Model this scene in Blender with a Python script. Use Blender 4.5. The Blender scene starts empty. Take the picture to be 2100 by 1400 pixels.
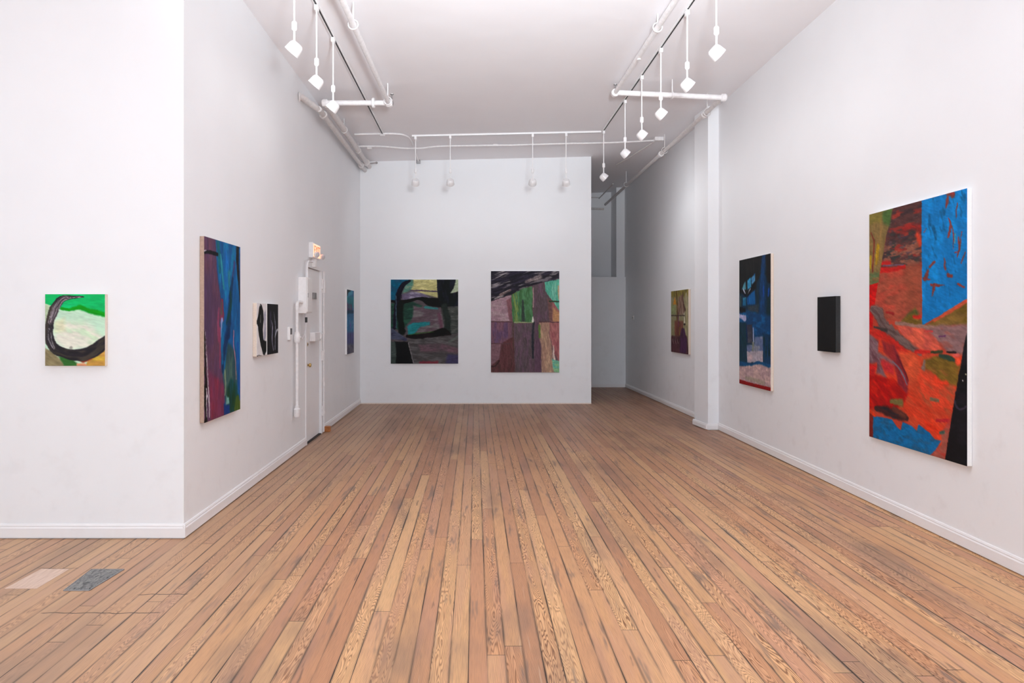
import bpy, math, random
import numpy as np
from mathutils import Vector, Matrix
random.seed(7)
C = bpy.context.scene.collection
PI = math.pi
H0 = 1.5                                    # eye height

# ------------------------------------------------------------------ geometry of the room
def xl(y): return -(1.991 + 0.0049*(y-4.661))            # left wall
def xr(y): return 3.133 + 0.0154*y if y < 9.55 else 3.315 - 0.006*(y-9.55)
def cz(x, y): return 4.28 + 0.022*x + 0.004*(y-7)        # ceiling height

# ------------------------------------------------------------------ node helper
class NT:
    def __init__(s, name):
        s.m = bpy.data.materials.new(name); s.m.use_nodes = True
        s.t = s.m.node_tree; s.t.nodes.clear()
        s.out = s.t.nodes.new('ShaderNodeOutputMaterial')
        s.b = s.t.nodes.new('ShaderNodeBsdfPrincipled')
        s.t.links.new(s.b.outputs[0], s.out.inputs[0])
    def put(s, sock, v):
        if isinstance(v, V): s.t.links.new(v.o, sock)
        elif v is not None:
            if hasattr(sock.default_value, '__len__') and not hasattr(v, '__len__'): v = (v,)*len(sock.default_value)
            if hasattr(sock.default_value, '__len__') and len(sock.default_value) == 4 and len(v) == 3: v = (*v, 1)
            sock.default_value = v
    def math(s, op, a, b=None, c=None):
        n = s.t.nodes.new('ShaderNodeMath'); n.operation = op
        for i, v in enumerate((a, b, c)):
            if v is not None: s.put(n.inputs[i], v)
        return V(s, n.outputs[0])
    def coords(s):
        n = s.t.nodes.new('ShaderNodeNewGeometry')
        q = s.t.nodes.new('ShaderNodeSeparateXYZ'); s.t.links.new(n.outputs['Position'], q.inputs[0])
        return V(s, q.outputs[0]), V(s, q.outputs[1]), V(s, q.outputs[2])
    def comb(s, x, y, z=0.0):
        n = s.t.nodes.new('ShaderNodeCombineXYZ')
        for i, v in enumerate((x, y, z)): s.put(n.inputs[i], v)
        return V(s, n.outputs[0])
    def noise(s, vec, scale=1.0, detail=2.0, rough=0.5, dist=0.0, dim='3D'):
        n = s.t.nodes.new('ShaderNodeTexNoise'); n.noise_dimensions = dim
        s.put(n.inputs['Vector'], vec); s.put(n.inputs['Scale'], scale); s.put(n.inputs['Detail'], detail)
        s.put(n.inputs['Roughness'], rough); s.put(n.inputs['Distortion'], dist)
        return V(s, n.outputs[0])
    def white(s, vec):
        n = s.t.nodes.new('ShaderNodeTexWhiteNoise'); n.noise_dimensions = '3D'; s.put(n.inputs['Vector'], vec)
        q = s.t.nodes.new('ShaderNodeSeparateColor'); s.t.links.new(n.outputs['Color'], q.inputs[0])
        return [V(s, q.outputs[i]) for i in range(3)]
    def mix(s, f, a, b):
        n = s.t.nodes.new('ShaderNodeMix'); n.data_type = 'RGBA'
        s.put(n.inputs[0], f); s.put(n.inputs[6], a); s.put(n.inputs[7], b)
        return V(s, n.outputs[2])
    def ramp(s, f, stops):
        n = s.t.nodes.new('ShaderNodeValToRGB'); s.put(n.inputs[0], f)
        e = n.color_ramp.elements
        while len(e) < len(stops): e.new(0.5)
        for q, (p, c) in zip(e, stops): q.position = p; q.color = (*c, 1)
        return V(s, n.outputs[0])
    def sstep(s, v, a, b):
        n = s.t.nodes.new('ShaderNodeMapRange'); n.interpolation_type = 'SMOOTHSTEP'
        s.put(n.inputs[0], v); s.put(n.inputs[1], a); s.put(n.inputs[2], b)
        return V(s, n.outputs[0])
    def bump(s, h, strength=0.2, dist=0.01):
        n = s.t.nodes.new('ShaderNodeBump'); s.put(n.inputs['Height'], h)
        s.put(n.inputs['Strength'], strength); s.put(n.inputs['Distance'], dist)
        s.t.links.new(n.outputs[0], s.b.inputs['Normal'])
    def set(s, **k):
        for a, v in k.items(): s.put(s.b.inputs[a.replace('_', ' ')], v)
        return s.m
class V:
    def __init__(s, n, o): s.n = n; s.o = o
    def __add__(s, b): return s.n.math('ADD', s, b)
    def __sub__(s, b): return s.n.math('SUBTRACT', s, b)
    def __rsub__(s, b): return s.n.math('SUBTRACT', b, s)
    def __mul__(s, b): return s.n.math('MULTIPLY', s, b)
    __rmul__ = __mul__; __radd__ = __add__
    def __truediv__(s, b): return s.n.math('DIVIDE', s, b)
    def floor(s): return s.n.math('FLOOR', s)
    def fract(s): return s.n.math('FRACT', s)
    def sin(s): return s.n.math('SINE', s)
    def abs(s): return s.n.math('ABSOLUTE', s)
    def pow(s, b): return s.n.math('POWER', s, b)

def lin(c): return tuple((x/255/12.92 if x/255 <= .04045 else ((x/255+.055)/1.055)**2.4) for x in c)

# ------------------------------------------------------------------ materials
def wall_mat(name, col, scuff=0.0, rough=0.55, bstr=0.12):
    t = NT(name); x, y, z = t.coords(); p = t.comb(x, y, z)
    n1 = t.noise(p, 1.3, 3.0, 0.55); n0 = t.noise(p, 1.8, 2.0); n2 = t.noise(p, 260.0, 2.0, 0.5); n3 = t.noise(p, 5.0, 4.0, 0.6)
    c = t.mix(t.sstep(n1, 0.35, 0.7)*0.5, col, tuple(v*0.965 for v in col))
    if scuff:
        m = t.sstep(n3, 0.52, 0.72)*t.sstep(z, 2.6, 0.2)*scuff
        c = t.mix(m, c, tuple(v*k for v, k in zip(col, (0.86, 0.84, 0.83))))
    t.bump(n2*0.12+n3*1.0+n0*(6.0 if 'ceiling' in name else 1.5), bstr, 0.004)
    return t.set(Base_Color=c, Roughness=rough, Specular_IOR_Level=0.35)
M = {}
WHITE = (0.865, 0.877, 0.895)
M['wall'] = wall_mat('painted_plaster', WHITE, 0.25)
M['wall_scuffed'] = wall_mat('scuffed_painted_plaster', WHITE, 0.35)
M['ceiling'] = wall_mat('painted_ceiling_plaster', (0.895, 0.88, 0.90), 0, 0.6, 0.35)
M['base'] = wall_mat('glossy_trim_paint', (0.86, 0.85, 0.855), 0.2, 0.35, 0.05)

def plain(name, col, rough=0.5, metal=0.0, var=0.06, sc=40.0, bstr=0.05):
    t = NT(name); x, y, z = t.coords(); n = t.noise(t.comb(x, y, z), sc, 3.0)
    c = t.mix(t.sstep(n, 0.3, 0.7), tuple(v*(1-var) for v in col), tuple(min(1, v*(1+var)) for v in col))
    t.bump(n, bstr, 0.002)
    return t.set(Base_Color=c, Roughness=rough, Metallic=metal)
M['white_metal'] = plain('white_enamel', (0.88, 0.87, 0.87), 0.3, 0, 0.02)
M['pipe'] = plain('painted_pipe', (0.84, 0.82, 0.82), 0.35, 0, 0.05, 25)
M['pipe_dull'] = plain('dusty_painted_pipe', (0.72, 0.69, 0.68), 0.6, 0, 0.06, 25)
M['slot'] = plain('dark_track_slot', (0.02, 0.018, 0.02), 0.5)
M['black'] = plain('black_plastic', (0.02, 0.02, 0.02), 0.4)
M['steel'] = plain('dull_steel', (0.35, 0.34, 0.34), 0.35, 0.8)
M['brass'] = plain('brass', (0.62, 0.42, 0.15), 0.3, 0.9)
M['wood_edge'] = plain('raw_wood_edge', lin((178, 152, 135)), 0.7, 0, 0.08, 60)
M['cream_edge'] = plain('raw_canvas_edge', lin((225, 210, 195)), 0.8, 0, 0.04, 90)
M['white_edge'] = plain('white_primed_edge', (0.86, 0.855, 0.85), 0.7, 0, 0.02, 90)
M['black_edge'] = plain('black_painted_edge', (0.016, 0.016, 0.017), 0.6, 0, 0.2, 60)
M['stop'] = plain('varnished_wood_block', lin((170, 105, 55)), 0.4, 0, 0.15, 50)
M['paper'] = plain('lcd_grey', (0.10, 0.10, 0.10), 0.3)
M['cable'] = plain('grey_white_cable', (0.72, 0.70, 0.71), 0.5)
M['grime_gap_shade'] = plain('threshold_gap_shade', (0.03, 0.025, 0.022), 0.8)  # near-black stands in for the shade in the gap under the door
def emis(name, col, e):
    t = NT(name); return t.set(Base_Color=col, Emission_Color=col, Emission_Strength=e, Roughness=0.4)
M['lens_off'] = plain('frosted_lens', (.62, .60, .62), .15, 0, .02)
M['lens_glow'] = emis('lamp_lens', (1, 0.95, 0.88), 6.0)
M['sign_glow'] = emis('sign_face_glow', (1.0, 0.56, 0.36), 1.0)
M['sign_red'] = emis('sign_letters_glow', (1.0, 0.10, 0.04), 1.6)

def floor_mat():
    t = NT('old_pine_planks'); x, y, z = t.coords()
    w = 0.0815
    u = x*(1/w) + 400.37; pid = u.floor(); fu = u.fract()
    r1 = t.white(t.comb(pid, 3.1, 7.7))
    L = r1[1]*2.2+2.2
    v = y/L + r1[0]*9.3 + 40.0; bid = v.floor(); fv = v.fract()
    R = t.white(t.comb(pid, bid, 1.5)); Q = t.white(t.comb(pid, bid, 8.5))
    sd = R[0]*60.0
    gx = (fu-0.5)*w
    n = t.noise(t.comb(x*15.0, y*1.35, sd), 1.0, 2.5, 0.42)
    cath = t.sstep(R[1], 0.35, 0.75)                       # flat-sawn boards with arches, else straight grain
    n = n + gx*gx*40.0*cath
    k = cath*34.0+5.0
    ph = n*k + gx*((1-cath)*230.0+30.0)
    wob = t.noise(t.comb(x*60.0, y*6.0, sd), 1.0, 2.0)
    ring = (ph*6.2832 + wob*2.2).sin()*0.5+0.5
    ring = ring.pow(2.4)
    fine = t.noise(t.comb(x*420.0, y*9.0, sd), 1.0, 2.0)
    tone = R[2]
    base = t.ramp(tone, [(0.0, (0.60, 0.30, 0.16)), (0.25, (0.71, 0.365, 0.18)), (0.5, (0.76, 0.42, 0.20)),
                         (0.75, (0.84, 0.51, 0.25)), (1.0, (0.72, 0.375, 0.21))])
    dark = t.mix(1.0, (0, 0, 0), (0.23, 0.09, 0.035))
    amt = (Q[0]*0.5+0.62)*(cath*0.3+0.7)
    c = t.mix(ring*amt, base, dark)
    c = t.mix(t.sstep(fine, 0.42, 0.7)*0.30, c, (0.20, 0.10, 0.055))
    hue = t.noise(t.comb(x*9.0, y*0.8, sd), 1.0, 3.0)
    c = t.mix(t.sstep(hue, 0.48, 0.70)*0.40, c, (0.50, 0.255, 0.18))
    # worn, grey and dark stains of their own shape
    st = t.noise(t.comb(x*2.2, y*0.55, 4.0), 1.0, 4.0, 0.6)
    c = t.mix(t.sstep(st, 0.50, 0.70)*0.55, c, (0.21, 0.135, 0.105))
    st2 = t.noise(t.comb(x*14.0, y*1.6, 9.0), 1.0, 3.0, 0.6)
    c = t.mix(t.sstep(st2, 0.58, 0.70)*0.62, c, (0.15, 0.115, 0.10))
    st3 = t.noise(t.comb(x*24.0, y*2.6, 19.0), 1.0, 3.0, 0.6)
    c = t.mix(t.sstep(st3, 0.64, 0.74)*0.6, c, (0.10, 0.065, 0.05))
    # light falloff painted in: darker, redder boards towards the back of the room, tan and drier by the entrance
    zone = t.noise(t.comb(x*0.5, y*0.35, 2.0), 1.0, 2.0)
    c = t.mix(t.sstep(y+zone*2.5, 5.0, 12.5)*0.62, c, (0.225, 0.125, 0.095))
    dry = t.sstep(x*-1.0+zone*0.8, 1.2, 2.2)
    c = t.mix(dry*0.45, c, (0.47, 0.315, 0.21))
    scratch = t.noise(t.comb(x*90.0, y*2.0, 14.0), 1.0, 1.0)
    c = t.mix(t.sstep(scratch, 0.70, 0.78)*0.35, c, (0.62, 0.46, 0.33))
    # seams
    gn = t.noise(t.comb((u+0.5).floor()*3.3, y*0.9, 5.0), 1.0, 2.0)
    gw = t.sstep(gn, 0.42, 0.72)*0.034+0.010
    e = t.math('MINIMUM', fu, 1-fu)
    seam = 1 - t.sstep(e, gw*0.5, gw*1.3)
    seamdark = t.sstep(gn, 0.28, 0.62)*0.58+0.42
    e2 = t.math('MINIMUM', fv, 1-fv)*L
    butt = (1 - t.sstep(e2, 0.0012, 0.003))*0.85
    g = t.math('MAXIMUM', seam*seamdark, butt)
    grime_gap_shade = (1 - t.sstep(e, 0.02, 0.13))*t.sstep(st2, 0.36, 0.60)*0.62
    c = t.mix(grime_gap_shade, c, (0.10, 0.065, 0.045))
    # repair joints cut across the boards near the metal plate
    jn = t.noise(t.comb(x*9.0, 3.0, 1.0), 1.0, 2.0)
    def joint(yy, xa, xb):
        m = 1 - t.sstep((y-yy-(jn-0.5)*0.05).abs(), 0.002, 0.006)
        return m*t.sstep(x, xa-0.02, xa)*(1-t.sstep(x, xb, xb+0.02))
    g = t.math('MAXIMUM', g, joint(3.48, -2.20, -1.62)*0.85)
    g = t.math('MAXIMUM', g, joint(3.715, -1.82, -1.58)*0.85)
    g = t.math('MAXIMUM', g, joint(4.10, -2.62, -2.40)*0.6)
    c = t.mix(g, c, (0.022, 0.012, 0.008))
    t.bump(t.noise(t.comb(x*30.0, y*2.0, sd), 1.0, 2.0)*0.6 - g*2.0 + ring*0.12 + R[0]*0.3, 0.25, 0.003)
    return t.set(Base_Color=c, Roughness=t.sstep(st, 0.2, 0.8)*0.14+0.40, Specular_IOR_Level=0.45)
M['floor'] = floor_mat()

def patch_mat():
    t = NT('pale_wood_patch'); x, y, z = t.coords()
    n = t.noise(t.comb(x*160, y*8, 1.0), 1.0, 3.0)
    c = t.mix(t.sstep(n, 0.35, 0.65), (0.62, 0.44, 0.34), (0.74, 0.56, 0.45))
    return t.set(Base_Color=c, Roughness=0.5)
M['patch'] = patch_mat()
def plate_mat():
    t = NT('worn_grey_metal'); x, y, z = t.coords(); p = t.comb(x*60, y*16, z)
    n = t.noise(p, 1.0, 4.0, 0.65, 1.2)
    c = t.ramp(n, [(0.3, (0.05, 0.055, 0.06)), (0.48, (0.20, 0.205, 0.205)), (0.62, (0.33, 0.33, 0.31)), (0.8, (0.46, 0.42, 0.38))])
    t.bump(n, 0.5, 0.006)
    return t.set(Base_Color=c, Roughness=0.45, Metallic=0.35)
M['plate'] = plate_mat()

# ------------------------------------------------------------------ mesh helpers
class MB:
    def __init__(s): s.v = []; s.f = []; s.sm = []
    def add(s, vs, fs, sm=False):
        o = len(s.v); s.v += [tuple(p) for p in vs]; s.f += [tuple(i+o for i in f) for f in fs]; s.sm += [sm]*len(fs)
    def box(s, a, b, mat=None, bev=0.0):
        x0, y0, z0 = a; x1, y1, z1 = b
        if bev <= 0:
            vs = [(x, y, z) for z in (z0, z1) for y in (y0, y1) for x in (x0, x1)]
            fs = [(0, 2, 3, 1), (4, 5, 7, 6), (0, 1, 5, 4), (2, 6, 7, 3), (0, 4, 6, 2), (1, 3, 7, 5)]
        else:                                            # chamfered box
            import bmesh
            bm = bmesh.new(); bmesh.ops.create_cube(bm, size=1)
            for v in bm.verts: v.co = ((x0+x1)/2+v.co.x*(x1-x0), (y0+y1)/2+v.co.y*(y1-y0), (z0+z1)/2+v.co.z*(z1-z0))
            bmesh.ops.bevel(bm, geom=bm.edges[:], offset=bev, segments=2, affect='EDGES', profile=0.5)
            bm.verts.index_update(); vs = [v.co[:] for v in bm.verts]; fs = [[v.index for v in f.verts] for f in bm.faces]; bm.free()
        if mat is not None: vs = [mat @ Vector(v) for v in vs]
        s.add(vs, fs); return s
    def prism(s, pts, z0, z1):                            # plan polygon (counter-clockwise), z may be functions
        f0 = z0 if callable(z0) else (lambda x, y: z0); f1 = z1 if callable(z1) else (lambda x, y: z1)
        n = len(pts)
        vs = [(x, y, f0(x, y)) for x, y in pts]+[(x, y, f1(x, y)) for x, y in pts]
        fs = [tuple(range(n-1, -1, -1)), tuple(range(n, 2*n))]+[(i, (i+1) % n, n+(i+1) % n, n+i) for i in range(n)]
        s.add(vs, fs); return s
    def lathe(s, prof, origin=(0, 0, 0), axis=(0, 0, 1), seg=24):   # prof: (radius, height) pairs
        q = Vector(axis).to_track_quat('Z', 'Y'); o = Vector(origin); vs = []; fs = []
        for r, h in prof:
            for k in range(seg):
                a = 2*PI*k/seg; vs.append(o+q @ Vector((r*math.cos(a), r*math.sin(a), h)))
        m = len(prof)
        for i in range(m-1):
            for k in range(seg):
                k2 = (k+1) % seg; fs.append((i*seg+k, i*seg+k2, (i+1)*seg+k2, (i+1)*seg+k))
        fs.append(tuple(range(seg-1, -1, -1))); fs.append(tuple((m-1)*seg+k for k in range(seg)))
        s.add(vs, fs, True); return s
    def cyl(s, a, b, r, seg=16):
        a = Vector(a); b = Vector(b); s.lathe([(r, 0), (r, (b-a).length)], a, b-a, seg); return s
    def tube(s, pts, r, seg=14):
        pts = [Vector(p) for p in pts]; n = len(pts); vs = []; fs = []; up = None
        for i, p in enumerate(pts):
            d = (pts[min(i+1, n-1)]-pts[max(i-1, 0)]).normalized()
            if up is None: up = d.orthogonal().normalized()
            up = (up-d*up.dot(d)).normalized(); sd = d.cross(up)
            for k in range(seg):
                a = 2*PI*k/seg; vs.append(p+up*(r*math.cos(a))+sd*(r*math.sin(a)))
        for i in range(n-1):
            for k in range(seg):
                k2 = (k+1) % seg; fs.append((i*seg+k, i*seg+k2, (i+1)*seg+k2, (i+1)*seg+k))
        fs.append(tuple(range(seg-1, -1, -1))); fs.append(tuple((n-1)*seg+k for k in range(seg)))
        s.add(vs, fs, True); return s
    def ring(s, c, axis, R, r, seg=22, k=8):
        q = Vector(axis).to_track_quat('Z', 'Y'); c = Vector(c); vs = []; fs = []
        for i in range(seg):
            a = 2*PI*i/seg
            for j in range(k):
                b = 2*PI*j/k; rr = R+r*math.cos(b)
                vs.append(c+q @ Vector((rr*math.cos(a), rr*math.sin(a), r*math.sin(b)*1.6)))
        for i in range(seg):
            for j in range(k):
                i2 = (i+1) % seg; j2 = (j+1) % k; fs.append((i*k+j, i2*k+j, i2*k+j2, i*k+j2))
        s.add(vs, fs, True); return s
    def build(s, name, mat, parent=None, origin=None):
        import bmesh
        o0 = Vector(origin) if origin is not None else (Vector(parent.location) if parent is not None else Vector((0, 0, 0)))
        me = bpy.data.meshes.new(name)
        me.from_pydata([tuple(Vector(v)-o0) for v in s.v], [], s.f)
        for p, f in zip(me.polygons, s.sm): p.use_smooth = f
        bm = bmesh.new(); bm.from_mesh(me); bmesh.ops.recalc_face_normals(bm, faces=bm.faces)
        for e in bm.edges:
            if len(e.link_faces) == 2 and e.calc_face_angle(0) > 0.6: e.smooth = False
        bm.to_mesh(me); bm.free(); me.materials.append(mat)
        o = bpy.data.objects.new(name, me); C.objects.link(o)
        if parent is None: o.location = o0
        else: o.parent = parent
        return o
def tag(o, label=None, cat=None, group=None, kind=None):
    if label: o['label'] = label
    if cat: o['category'] = cat
    if group: o['group'] = group
    if kind: o['kind'] = kind
    return o
def empty(name, loc, label, cat, group=None):
    o = bpy.data.objects.new(name, None); o.empty_display_size = 0.05; C.objects.link(o); o.location = loc
    return tag(o, label, cat, group)
def struct(mb, name, mat): return tag(mb.build(name, mat), kind='structure')

def arc(c, r, a0, a1, n, ax, ay):                        # arc points around c in plane ax, ay
    c = Vector(c); ax = Vector(ax); ay = Vector(ay)
    return [c+ax*(r*math.cos(a0+(a1-a0)*i/n))+ay*(r*math.sin(a0+(a1-a0)*i/n)) for i in range(n+1)]

# ------------------------------------------------------------------ the shell
YF, YB, YE = -4.5, 12.0, 15.6
XS = -4.7
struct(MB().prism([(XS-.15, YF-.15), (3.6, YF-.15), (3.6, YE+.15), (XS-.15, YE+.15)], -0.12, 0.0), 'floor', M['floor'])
struct(MB().prism([(XS-.15, YF-.15), (3.6, YF-.15), (3.6, YE+.15), (XS-.15, YE+.15)], cz, lambda x, y: cz(x, y)+.15), 'ceiling', M['ceiling'])
# left wall with a shallow recess for the door
DY0, DY1, DZ = 8.11, 8.875, 2.115
wl = MB()
wl.prism([(xl(4.661), 4.661), (xl(DY0), DY0), (xl(DY0)-.15, DY0), (xl(4.661)-.15, 4.661)], 0, cz)
wl.prism([(xl(DY1), DY1), (xl(YE), YE), (xl(YE)-.15, YE), (xl(DY1)-.15, DY1)], 0, cz)
wl.prism([(xl(DY0), DY0), (xl(DY1), DY1), (xl(DY1)-.15, DY1), (xl(DY0)-.15, DY0)], DZ, cz)
wl.prism([(xl(DY0)-.07, DY0), (xl(DY1)-.07, DY1), (xl(DY1)-.15, DY1), (xl(DY0)-.15, DY0)], 0, DZ)
struct(wl, 'wall_left', M['wall'])
struct(MB().prism([(XS, 4.661), (xl(4.661)-.15, 4.661), (xl(4.661)-.15, 4.811), (XS, 4.811)], 0, cz), 'wall_near_left', M['wall'])
struct(MB().prism([(XS-.15, YF), (XS, YF), (XS, 4.811), (XS-.15, 4.811)], 0, cz), 'wall_side_left', M['wall'])
struct(MB().prism([(xr(YF), YF), (xr(YF)+.25, YF), (xr(YE)+.2, YE), (xr(YE), YE), (xr(9.56), 9.56), (xr(9.54), 9.54)], 0, cz), 'wall_right', M['wall_scuffed'])
struct(MB().prism([(xl(YB), YB), (2.035, YB), (2.035, YB+.15), (xl(YB+.15), YB+.15)], 0, cz), 'wall_back', M['wall'])
struct(MB().prism([(XS-.1, YE), (3.6, YE), (3.6, YE+.15), (XS-.1, YE+.15)], 0, cz), 'wall_far', M['wall'])
struct(MB().prism([(1.9, 14.92), (xr(14.92), 14.92), (xr(15.0), 15.0), (1.9, 15.0)], 0, 2.41), 'wall_partition', M['wall'])
# columns on the right wall
struct(MB().prism([(3.131, 9.19), (xr(9.19), 9.19), (xr(9.54), 9.54), (xr(9.66), 9.66), (3.10, 9.66)], 0, cz), 'wall_column_right', M['wall'])
struct(MB().prism([(3.10, 15.02), (xr(15.02), 15.02), (xr(YE), YE), (3.10, YE)], 0, cz), 'wall_column_far', M['wall'])
# street wall behind the camera with its big shop window
W0, W1, WZ0, WZ1 = -4.5, 3.0, 0.12, 4.08
ws = MB()
ws.prism([(XS-.15, YF-.15), (W0, YF-.15), (W0, YF), (XS-.15, YF)], 0, cz)
ws.prism([(W1, YF-.15), (3.6, YF-.15), (3.6, YF), (W1, YF)], 0, cz)
ws.prism([(W0, YF-.15), (W1, YF-.15), (W1, YF), (W0, YF)], 0, WZ0)
ws.prism([(W0, YF-.15), (W1, YF-.15), (W1, YF), (W0, YF)], WZ1, cz)
struct(ws, 'wall_street', M['wall'])
wf = MB()
for i in range(5):
    x = W0+.03+(W1-W0-.06)*i/4; wf.box((x-.03, YF-.11, WZ0), (x+.03, YF-.04, WZ1))
for z in (WZ0+.03, 2.6, WZ1-.03): wf.box((W0, YF-.105, z-.03), (W1, YF-.045, z+.03))
struct(wf, 'window_1', M['white_metal'])

# baseboards: a profile swept along a wall line; side = +1 when the room lies to the left of a->b
def baseboard(name, a, b, h=0.10, t=0.015, m=None):
    a = Vector((*a, 0)); b = Vector((*b, 0)); d = (b-a).normalized(); nrm = Vector((-d.y, d.x, 0))
    prof = [(0, 0.009), (t, 0.009), (t, h*.72), (t*.62, h*.80), (t*.75, h*.86), (t*.45, h*.97), (0, h)]
    mb = MB(); n = len(prof)
    vs = [a+nrm*p+Vector((0, 0, q)) for p, q in prof]+[b+nrm*p+Vector((0, 0, q)) for p, q in prof]
    mb.add(vs, [tuple(range(n-1, -1, -1)), tuple(range(n, 2*n))]+[(i, (i+1) % n, n+(i+1) % n, n+i) for i in range(n)])
    return struct(mb, name, m or M['base'])
baseboard('baseboard_near_left', (xl(4.661)+.015, 4.661), (XS, 4.661))
baseboard('baseboard_left', (xl(8.07), 8.07), (xl(4.661), 4.661-.0149))
baseboard('baseboard_left_far', (xl(YB), YB), (xl(8.97), 8.97))
baseboard('baseboard_right', (xr(YF), YF), (xr(9.19), 9.19))
baseboard('baseboard_hall_right', (xr(9.67), 9.67), (xr(14.91), 14.91), .085)
baseboard('baseboard_column_right', (3.131-.0149, 9.19), (3.10-.0149, 9.66), .085)
baseboard('baseboard_column_front', (xr(9.19)-.015, 9.19), (3.131-.0149, 9.19), .085)
bq = MB(); bq.box((xl(YB)+.002, YB-.014, 0.0), (2.035, YB, 0.018))
struct(bq, 'trim_1', plain('cream_quarter_round', lin((222, 208, 195)), .5))
pb = MB(); pb.box((1.95, 14.905, 0.0), (3.27, 14.92, 0.07)); struct(pb, 'baseboard_partition', M['base'])

# ------------------------------------------------------------------ door in the left wall
dr = tag(bpy.data.objects.new('door_1', None), kind='structure'); C.objects.link(dr); dr.location = (xl(DY0)-.03, DY0, 0)
mid = (DY0+DY1)/2
def lx(y, d): return xl(y)+d
p = MB(); p.prism([(lx(DY0, -.018), DY0+.006), (lx(DY1, -.018), DY1-.006), (lx(DY1, -.068), DY1-.006), (lx(DY0, -.068), DY0+.006)], 0.018, DZ-.006)
p.build('door_panel', M['base'], dr)
f = MB()
f.box((xl(mid)-.002, DY0-.05, 0), (xl(mid)+.012, DY0, DZ+.05)); f.box((xl(mid)-.002, DY0, DZ), (xl(mid)+.012, DY1, DZ+.05))
f.box((xl(mid)-.002, DY1, 0), (xl(mid)+.012, DY1+.03, DZ+.05))
f.build('door_frame', M['base'], dr)
MB().box((xl(mid)-.068, DY0, 0.0), (xl(mid)+.006, DY1, 0.012)).build('threshold', M['grime_gap_shade'], dr)
k = MB(); kx = lx(8.2, -.018)
k.lathe([(.026, 0), (.026, .006), (.010, .010), (.010, .022), (.020, .028), (.025, .040), (.021, .052), (.008, .056)], (kx, 8.20, .94), (1, 0, 0))
k.build('door_knob', M['brass'], dr)
k = MB(); k.lathe([(.024, 0), (.024, .010), (.018, .014)], (kx, 8.20, 1.19), (1, 0, 0)); k.build('lock_cylinder', M['brass'], dr)
MB().box((kx+.014, 8.193, 1.18), (kx+.017, 8.207, 1.20)).build('keyhole', M['black'], dr)
MB().box((kx-.001, 8.165, .99), (kx+.006, 8.185, 1.10), bev=.002).build('latch_guard', M['base'], dr)
# rim lock case with a crossbar to the hinge side
r = MB(); r.box((kx, 8.34, 1.22), (kx+.07, 8.62, 1.33), bev=.008); r.build('lock_case', M['pipe'], dr)
r = MB(); r.lathe([(.052, 0), (.052, .02), (.042, .02), (.042, .035), (.052, .035), (.052, .055), (.03, .06)], (kx+.035, 8.60, 1.275), (0, 1, 0)); r.build('lock_collar', M['pipe'], dr)
MB().cyl((kx+.035, 8.64, 1.275), (kx+.035, 8.86, 1.30), .016).build('crossbar', M['pipe'], dr)
# closer bracket
c = MB(); c.box((kx, 8.38, 1.74), (kx+.05, 8.50, 1.82), bev=.004); c.build('latch_box', M['steel'], dr)
MB().box((kx, 8.52, 1.75), (kx+.03, 8.66, 1.78), bev=.004).build('latch_arm', M['pipe'], dr)
for hz in (1.95, 1.02, .30):
    h = MB(); hx = xl(8.89)+.016; h.cyl((hx, 8.885, hz-.06), (hx, 8.885, hz+.06), .016); 
    for dz in (-.06, -.02, .02, .06): h.ring((hx, 8.885, hz+dz), (0, 0, 1), .015, .003)
    h.build('hinge', M['pipe'], dr)

# vertical conduit beside the door's hinge side
vc = empty('conduit', (xl(8.95)+.03, 8.95, 0.0), 'thin white vertical conduit running down the far edge of the painted door', 'conduit')
vx = xl(8.95)+.022
MB().cyl((vx, 8.945, 0.02), (vx, 8.945, 2.12), .0125).build('pipe', M['pipe'], vc)
MB().box((vx-.02, 8.92, 1.83), (vx+.025, 8.975, 2.0), bev=.006).build('junction_box', M['pipe'], vc)
for z in (1.30, 1.05, .62, .24):
    MB().lathe([(.019, 0), (.019, .045)], (vx, 8.945, z), (0, 0, 1)).build('coupling', M['pipe'], vc)
# wood door stop on the floor
ds = MB(); ds.box((-2.0, 9.03, 0.0), (-1.925, 9.10, .075), bev=.008)
o = ds.build('door_stop', M['stop'], origin=(-1.965, 9.065, 0)); tag(o, 'small orange-brown wooden door stop on the floor by the left wall', 'door stop')

# thick conduit with the grey-white pipe left of the door
cx = xl(7.5)+.045
co = empty('conduit', (cx, 7.5, .42), 'thick white vertical conduit ending in a round fitting left of the door', 'conduit')
MB().cyl((cx, 7.50, .52), (cx, 7.50, 1.62), .0165).build('pipe', M['pipe'], co)
MB().lathe([(.028, 0), (.036, .012), (.036, .085), (.024, .10), (.024, .125)], (cx, 7.50, .42), (0, 0, 1)).build('end_fitting', M['pipe'], co)
MB().lathe([(.028, 0), (.034, .01), (.034, .085), (.026, .10), (.026, .12)], (cx, 7.50, 1.235), (0, 0, 1)).build('coupling', M['pipe'], co)
MB().tube([(cx, 7.50, 1.60), (cx, 7.50, 1.635)]+arc((cx, 7.545, 1.635), .045, PI, PI/2, 6, (0, 1, 0), (0, 0, 1))+[(cx, 7.70, 1.68)], .019).build('elbow', M['pipe'], co)
MB().tube([(cx, 7.51, 1.285), (cx, 7.66, 1.285), (cx-.01, 7.70, 1.285)], .015).build('side_arm', M['pipe'], co)

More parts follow.
